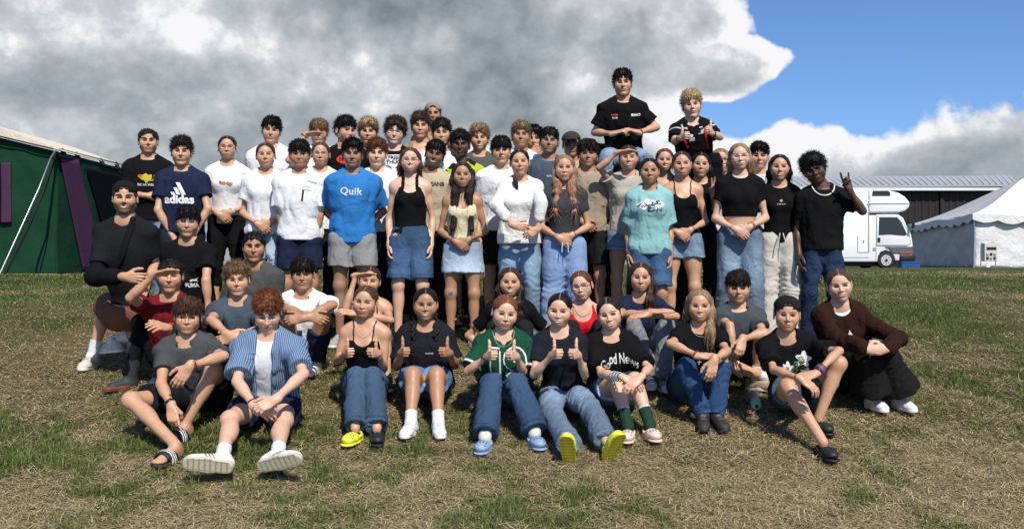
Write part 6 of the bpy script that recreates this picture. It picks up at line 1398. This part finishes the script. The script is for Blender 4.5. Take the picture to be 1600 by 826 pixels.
# ---- kneeling and seated rows
PEOPLE += [
 S('bearded man in a backward cap kneeling at far left, arm in a black sling', (195, 310), 6.55, pose='sit', skin='fair', hair=('cap', 'brown'), s=1.05, wt=1.05, face=dict(smile=2, beard=1., bc=(.055, .028, .014)), cap=((.012, .012, .012), True), top=dict(k='polo', c=(.013, .0135, .015), g=.018, name='henley_shirt', hem=.14, sl=.72), bot=shorts((.17, .075, .045), m='cotton', len=.80, g=.026, fold=.006),
   hip=(205, 6.70), hh=.50, al=((150, 432), (196, 432), -.26, 'hold', (.9, -.2, -.1), (0, 1, 0)), ar=((243, 415), (228, 446), -.12, 'relax'), ll=((166, 476), (144, 556), (.05, -1, 0)), lr=((232, 512), (178, 532), (-.9, .35, -.1), None, 7.05), foot=dict(k='sneaker', c=(.55, .52, .45), sock=SOCKW, sl=.13),
   post=[lambda R, root: sling(R, root)]),
 S('boy with clear-framed glasses in a black tee with white leaping cat print', (293.5, 347), 6.95, pose='sit', skin='fair', hair=('fringe', 'black'), roll=3, face=dict(smile=1), glasses=('round', (.35, .33, .32)), top=tee(BLACK, g=.024), bot=TRS, hip=(300, 7.10), hh=.30, al=((262, 440), (268, 478), -.1), ar=((322, 438), (326, 486), -.15), ll=((280, 508), (282, 575), (0, -1, 0)), lr=((315, 508), (320, 575), (0, -1, 0)), foot=dict(k='sneaker', c=BLACK),
   post=[T('PUMA', .10, (.06, -.085), (.74, .74, .74), .06, tall=1.25), G([[(-.02, .0), (.0, .012), (.02, .010), (.045, .028), (.050, .022), (.035, .004), (.040, -.012), (.028, -.004), (.005, -.004), (-.012, -.010)]], (.065, -.045), (.74, .74, .74)), G([stroke([(0, 0), (.06 * math.cos(a), .07 * math.sin(a))], .003) for a in np.linspace(0, 6.1, 12)], (0, -.02), (.045, .045, .05))]),
 S('serious boy with short black hair in an open grey hoodie over a dark tee', (397, 386), 7.05, pose='sit', skin='tan', hair=('short', 'black'), face=dict(w=1.06), top=[tee((.02, .03, .028), g=.016), dict(k='long', c=(.065, .068, .064), g=.022, name='grey_hoodie')], bot=TRS, hip=(398, 7.2), al='front', ar='front', ll=((375, 500), (368, 560)), lr=((420, 500), (425, 560)), foot=dict(k='sneaker', c=BLACK), post=[]),
 S('boy with light brown curls in a slate tee with arms crossed over his knees', (370.6, 438), 6.6, pose='sit', skin='fair', hair=('curly', 'lbrown'), roll=-3, top=tee(SLATE, g=.022), bot=dict(TRS), hip=(372, 6.75), al=((330, 500), (356, 522), -.42, 'hold', (.9, -.1, -.3), (0, 1, -.3)), ar=((408, 515), (366, 527), -.42, 'hold', (-.9, -.1, -.2), (0, 1, -.3)), ll=((340, 536), (352, 598)), lr=((388, 536), (385, 590)), foot=dict(k='sneaker', c=BLACK, sock=SOCKW, stripes=(.75, .75, .75)),
   post=[G([rect(-.05, -.02, .028, .03, -.01), rect(-.01, -.005, .03, .06, -.02), rect(.032, .01, .032, .09, -.03)], (.02, -.06), (.7, .72, .74), rotz=0)]),
 S('boy shading his eyes in a dark red tee, black leggings and gumboots', (266, 431), 6.4, pose='sit', skin='fair', hair=('short', 'dark'), roll=2, face=dict(open=0, beard=.2), top=tee((.14, .012, .014), g=.020), bot=dict(k='slim', c=BLACK, m='cotton', len=.9), hip=(285, 6.55), al=((204, 465), (243, 428), -.26, 'flat', (.95, -.22, .22), (-.2, -.1, -1)), ar=((300, 520), (262, 512), -.40, 'relax'),
   ll=((222, 503), (201, 588), (-.55, -.8, 0)), lr=((262, 510), (248, 585), (0, -1, 0)), foot=dict(k='gum', c=(.030, .038, .048), sole=(.16, .045, .03)), bands=[(1, .015, (.5, .05, .04), .010), (1, .035, (.1, .4, .3), .006)]),
 S('boy with a dark cropped fringe in a white tee, arms crossed on his knees', (473, 429), 6.8, pose='sit', skin='tan', hair=('fringe', 'black'), top=tee(WHITE, g=.024), bot=shorts(NAVY, m='cotton', len=.7), hip=(470, 6.95), al=((448, 483), (482, 493), -.44, 'hold', (.9, -.2, -.25), (0, 1, -.3)), ar=((520, 476), (474, 497), -.44, 'hold', (-.9, -.2, -.1), (0, 1, -.3)), ll=((450, 500), (458, 575)), lr=((506, 493), (491, 565), (-.1, -1, 0)), foot=dict(k='sneaker', c=WHITE, sock=SOCKW)),
 S('girl shading her whole face with her forearm, bare shoulders, behind the black camisole', (577, 439), 6.85, 'f', pose='sit', skin='fair', hair=('pony', 'brown'), roll=6, face=dict(open=0), top=dict(k='cami', c=BLACK, g=.009, hem=.02), bot=BLKSH, hip=(590, 7.0), al=((541, 480), (556, 430), -.20, 'flat', (.97, -.2, .12), (-.1, -.2, -1)), ar=((610, 500), (555, 490), -.35, 'relax'), ll=((560, 520), (560, 590)), lr=((600, 520), (605, 590)), foot=dict(k='sneaker', c=BLACK)),
 S('smiling girl with wavy brown hair and black lettered tee behind the green jersey', (797, 441), 6.8, 'f', pose='sit', skin='fair', hair=('wavy', 'brown', dict(l='front', r='front', len=.30)), face=dict(smile=2, w=1.05), top=tee(BLACK, g=.018), bot=TRS, hip=(797, 6.95), al='front', ar='front', foot=dict(k='sneaker', c=BLACK), post=[T('ALPHA', .16, (.02, -.02), (.72, .72, .72), .08)]),
 S('girl with black-rimmed glasses and auburn hair in a bright red top', (908, 447), 6.8, 'f', pose='sit', skin='pale', hair=('pony', 'auburn'), roll=-10, yaw=-8, face=dict(smile=1), glasses=('rect', (.03, .02, .02)), top=dict(k='tank', c=(.60, .012, .02), g=.010, hem=.02), bot=TRS, hip=(910, 6.95), al='front', ar='front', foot=dict(k='sneaker', c=BLACK), post=[chain((.5, .35, .2), .07, .09)]),
 S('girl with very long straight brown hair in a navy tee and grey sweatpants', (1001, 434), 6.65, 'f', pose='sit', skin='fair', hair=('long', 'brown', dict(l='back', r='front', len=.40)), face=dict(open=.3), top=tee(NAVY, g=.016), bot=jeans((.20, .215, .23), m='cotton', name='sweatpants'), hip=(1003, 6.8), al=((972, 492), (1018, 487), -.40, 'flat', (.9, -.2, .05), (0, .3, -1)), ar=((1056, 494), (1010, 492), -.40, 'relax', (-.9, -.2, -.1), (0, .3, -1)), ll=((990, 510), (1018, 588)), lr=((1040, 508), (1034, 592)), foot=dict(k='sneaker', c=(.22, .22, .21), toe=(.6, .58, .54)), bands=[(-1, .01, (.55, .03, .03), .010)]),
 S('boy with short black fringe in a grey tee leaning on his dark jacket', (1153, 450), 6.7, pose='sit', skin='fair', hair=('fringe', 'dark'), face=dict(smile=1, w=1.04), s=.92, top=tee((.055, .065, .072), g=.022), bot=shorts((.03, .028, .022), m='cotton', len=.8), hip=(1160, 6.8), al=((1140, 508), (1146, 558), -.30, 'relax'), ar=((1192, 520), (1160, 530), -.35, 'hold', (-.3, -.5, -.8), (0, 1, 0)), ll=((1128, 565), (1205, 592), (.9, -.2, 0)), lr=((1192, 524), (1180, 590), (.6, -.6, 0)), foot=dict(k='sneaker', c=(.35, .28, .18), sock=SOCKW)),
]
# ---- front row
PEOPLE += [
 S('boy in a charcoal tee, black shorts and striped slides, pointing at his foot', (293.6, 495), 5.9, pose='sit', skin='fair', hair=('fringe', 'chest'), roll=2, face=dict(smile=1, w=.98), top=tee((.060, .064, .066), g=.024), bot=BLKSH, hip=(318, 6.10), al=((252, 600), (268, 634), -.45, 'point', (.25, -.35, -.9), (0, .9, -.3)), ar=((349, 556), (296, 572), -.42, 'relax', (-.5, -.25, -.8), (-.2, .9, 0)),
   ll=((205, 625), (274, 694), (-.25, -1, 0)), lr=((334, 578), (290, 662), (-.3, -1, 0)), foot=dict(k='slide', c=(.016, .016, .018), sole=(.018, .018, .020)), bands=[(-1, .02, (.012, .012, .012), .022), (1, .02, (.10, .035, .02), .014)]),
 S('ginger boy looking down in an open blue striped shirt over a white tee', (418, 489), 5.75, pose='sit', skin='pale', hair=('curly', 'ginger'), pitch=24, wt=1.08, face=dict(open=0), sw=1.05, top=[tee(WHITE, g=.014, hem=.0), dict(k='open', c=(.060, .12, .23), g=.022, m='striped', sl=.80, hem=-.06)], bot=shorts(NAVY, m='cotton', len=.62), hip=(422, 5.95), al=((371, 596), (398, 634), -.42, 'hold', (.8, -.4, -.3), (0, .8, -.5)), ar=((474, 584), (430, 624), -.42, 'hold', (-.8, -.4, -.4), (0, .8, -.5)),
   ll=((360, 655), (347, 716), (-.95, -.05, .12), .05, 5.02, (.05, 1, .30)), lr=((443, 657), (433, 712), (.82, -.25, .22), .05, 5.02, (.1, 1, .35)), foot=dict(k='sneaker', c=(.72, .70, .64), sole=(.50, .45, .34), sock=(.75, .75, .75), stripes=(.02, .02, .03), sl=.12, tread=True), bands=[(-1, .03, (.10, .02, .02), .006)]),
 S('girl with thumbs up in a black camisole, one yellow and one black clog', (570, 472), 6.2, 'f', pose='sit', skin='fair', hair=('back', 'chest'), roll=5, yaw=-10, face=dict(smile=1, open=0), top=dict(k='cami', c=BLACK, g=.009, hem=.0), bot=jeans((.050, .090, .150), flare=.016, top=.2), hip=(570, 6.32), **thumbs(541, 546, 591, 546, 527, 563, 600, 575), ll=((556, 588), (555, 668)), lr=((582, 588), (589, 668)), fl=dict(k='croc', c=(.72, .74, .06), sole=(.70, .72, .06)), fr=dict(k='croc', c=(.015, .015, .015), sole=(.015, .015, .015)), bands=[(1, .02, (.3, .2, .2), .008)], post=[chain((.6, .55, .45), .07, .11)]),
 S('beaming girl with two black braids in a black polo, thumbs up, white sneakers', (665, 476), 6.2, 'f', pose='sit', skin='tan', hair=('braids', 'black'), wt=1.14, face=dict(smile=2, w=1.12), top=dict(k='polo', c=(.014, .015, .019), g=.024, sl=.8), bot=shorts(DEN, len=.62), hip=(665, 6.32), **thumbs(627, 545, 702, 545, 620, 572, 711, 570), ll=((645, 586), (642, 658)), lr=((682, 586), (685, 658)), foot=dict(k='sneaker', c=WHITE, sock=WHITE, sl=.07), post=[T('academy', .055, (.04, -.0), (.6, .6, .6), .02)]),
 S('ginger girl with thumbs up in a green jersey numbered 19 and blue clogs', (789, 489), 6.0, 'f', pose='sit', skin='pale', hair=('pony', 'ginger'), roll=7, yaw=8, pitch=6, wt=1.05, face=dict(smile=1, w=1.06), top=dict(k='jersey', c=(.010, .060, .032), g=.024, vneck=1., sl=.82, colf=colsleeve((.65, .65, .65), .74)), bot=jeans((.040, .076, .138), flare=.030), hip=(789, 6.15), **thumbs(762, 550, 806, 550, 731, 580, 817, 580), ll=((768, 598), (758, 680)), lr=((807, 598), (835, 674), (.2, -1, 0)), foot=dict(k='croc', c=(.22, .33, .50), sole=(.22, .33, .50), sock=(.66, .62, .55), sl=.10), bands=[(-1, .02, (.06, .02, .02), .010)],
   post=[T('19', .25, (.008, -.030), (.70, .70, .70), .09, tall=1.05), T('19', .232, (.008, -.030), (.010, .070, .037), .052, lift=.0055, tall=1.05), chain((.6, .55, .4), .07, .09)]),
 S('girl with thumbs up, black tee and pale jeans stretched out to yellow clog soles', (874, 485), 6.0, 'f', pose='sit', skin='pale', hair=('back', 'black'), roll=3, yaw=-6, pitch=5, face=dict(smile=2, w=1.04), top=tee((.014, .016, .022), g=.014, sl=.62), bot=jeans((.13, .185, .25), flare=.022), hip=(880, 6.15), **thumbs(863, 548, 903, 548, 834, 585, 914, 585), ll=((862, 645), (890, 694), (-.10, -.62, .75), .10), lr=((921, 638), (948, 690), (.25, -.62, .75), .10), foot=dict(k='croc', c=(.66, .66, .05), sole=(.58, .56, .04), tread=True)),
 S('girl in a black Good News tee and pale pink clogs, stripes on her forearm', (952, 491), 6.05, 'f', pose='sit', skin='pale', hair=('pony', 'dark'), roll=-12, yaw=-6, face=dict(smile=2), top=tee(BLACK, g=.024, sl=.8), bot=shorts(DENL, len=.55), hip=(958, 6.2), al=((940, 583), (975, 590), -.40, 'relax', (.8, -.3, -.4), (0, .6, -.8)), ar=((1014, 575), (1000, 590), -.42, 'relax', (-.7, -.4, -.5), (0, .6, -.8)), ll=((963, 597), (981, 664)), lr=((992, 594), (1015, 662), (.1, -1, 0)), foot=dict(k='croc', c=(.66, .50, .42), charms=((.6,.05,.05),(.05,.2,.1),(.1,.1,.4),(.7,.6,.1)), sole=(.64, .48, .41), sock=(.018, .05, .03), sl=.12, band=(.6, .6, .6)), bands=[(-1, .05, (.36, .42, .52), .012), (-1, .08, (.36, .42, .52), .012), (-1, .11, (.36, .42, .52), .012)],
   post=[T('Good News', .25, (.030, .030), (.72, .72, .70), .012, tall=1.9)]),
 S('laughing blond girl in a black tee, blue jeans and black hiking boots', (1093, 478), 6.1, 'f', pose='sit', skin='fair', hair=('long', 'dblond', dict(l='back', r='front', len=.22)), face=dict(smile=2), top=tee(BLACK, g=.018), bot=jeans((.025, .060, .140), flare=.004, g=.008), hip=(1080, 6.25), al=((1047, 536), (1092, 556), -.36, 'relax', (.9, -.2, .0), (0, .5, -1)), ar=((1136, 548), (1116, 562), -.42, 'relax', (-.25, -.25, -.9), (0, .9, 0)), ll=((1072, 572), (1098, 648)), lr=((1128, 572), (1119, 648)), foot=dict(k='boot', c=(.022, .020, .020), sole=(.02, .02, .02), toe=(.03, .028, .026), hgt=.11, lace=(.12, .11, .1)), bands=[(-1, .02, (.12, .03, .02), .012), (1, .02, (.3, .14, .07), .006)],
   post=[G([rect(0, 0, .007, .034), rect(0, .004, .026, .007)], (.0, -.05), (.66, .66, .66)), chain((.5, .45, .35), .07, .07)]),
 S('girl in a backward black cap and black tee with white flower print', (1230, 492), 5.9, 'f', pose='sit', skin='fair', hair=('cap', 'dark'), face=dict(w=1.0), roll=2, cap=((.016, .014, .014), True), top=tee(BLACK, g=.028, sl=.78), bot=shorts((.035, .060, .080), len=.60), hip=(1245, 6.10), al=((1209, 577), (1252, 592), -.45, 'relax', (.7, -.3, -.55), (0, .5, -.9)), ar=((1311, 548), (1275, 583), -.40, 'relax', (-.8, -.3, -.2), (0, .5, -.9)),
   ll=((1231, 604), (1286, 690), (.1, -1, 0)), lr=((1310, 568), (1279, 652), (.1, -1, 0)), foot=dict(k='croc', c=(.016, .016, .017), sole=(.016, .016, .017)), bands=[(1, .02, (.04, .02, .02), .016), (1, .04, (.05, .15, .45), .008), (1, .052, (.5, .06, .03), .008), (1, .064, (.06, .04, .03), .012)],
   post=[G([[(a[0] + .034 * math.cos(t) * (1 + .28 * math.cos(5 * t)) * a[2], a[1] + .034 * math.sin(t) * (1 + .28 * math.cos(5 * t)) * a[2]) for t in np.linspace(0, 6.283, 31)[:-1]] for a in ((.048, -.02, 1.25), (-.065, -.045, .9), (.05, -.115, .95))], (.01, .07), (.70, .69, .70), 'flower_print'),
         G([circ(.008, 10, c=c) for c in ((.048, -.02), (-.065, -.045), (.05, -.115))], (.01, .07), (.30, .27, .05), 'flower_heart', .005), G([scribble(np.random.RandomState(8), .05, .05, 22, .004)], (-.005, .02), (.05, .13, .05), 'leaf_print', .004)]),
 S('woman in a brown cardigan and long black skirt trousers, white sneakers, furthest right seated', (1312, 446), 6.3, 'f', pose='sit', skin='pale', hair=('pony', 'chest'), roll=-9, wt=1.14, face=dict(smile=2, w=1.06), top=[tee(WHITE, g=.010), dict(k='long', c=(.030, .013, .009), g=.020, m='knit', name='cardigan', sl=1.88, drop=.05)], bot=dict(k='wide', c=(.012, .012, .012), m='cotton', flare=.085, len=.76), hip=(1325, 6.50), al=((1308, 530), (1352, 545), -.42, 'hold', (.95, -.1, -.05), (0, 1, -.2)), ar=((1402, 530), (1385, 545), -.42, 'hold', (-.95, -.1, -.05), (0, 1, -.2)),
   ll=((1356, 562), (1364, 620), (.15, -1, 0)), lr=((1388, 562), (1406, 620), (.15, -1, 0)), foot=dict(k='sneaker', c=(.66, .66, .64)), post=[G([[(-.045, -.04), (.045, -.04), (0, .065)]], (.005, .0), (.72, .72, .72), 'shirt_gap', .004)]),
]
def sling(R, root):
    S0, E, W = R.arm[-1][:3]; d = nrm(W - E)
    v, q = mesh_sdf([cone(E - d * .02, E + d * .20, .072, .062, .03), cone(E + Z3 * .0, S0 * .2 + E * .8, .066, .052, .03)], .006, fold_disp(9, .006), None, .01)
    o = mesh_obj('arm_sling', v, q, M_COT, root, np.tile(A(.008, .008, .009), (len(v), 1)), True, origin=R.org)
    top = R.SH[1] * .45 + R.NB * .55 + R.U * .045; pts = []
    for t in np.linspace(0, 1, 14):
        p = (E + d * .17) * (1 - t) + top * t + R.Ft * .03
        for _ in range(8):
            dd = float(evf(R.shirt[0], p[None])[0]) - .006; gr = A([float(evf(R.shirt[0], (p + e * .005)[None])[0]) - dd - .006 for e in np.eye(3)]); p = p - nrm(gr) * dd * .9
        pts.append(p)
    v, q = mesh_sdf([cone(a, b, .022, .022, .004, (nrm(R.Ft + R.U * .3), .25)) for a, b in zip(pts[:-1], pts[1:])], .005); mesh_obj('sling_strap', v, q, M_COT, o, np.tile(A(.009, .009, .010), (len(v), 1)), True, origin=R.org)
build_ground(); build_grass(); build_tent(); build_hangar(); build_camper(); build_marquee(); build_bottle()
RS = go(PEOPLE)
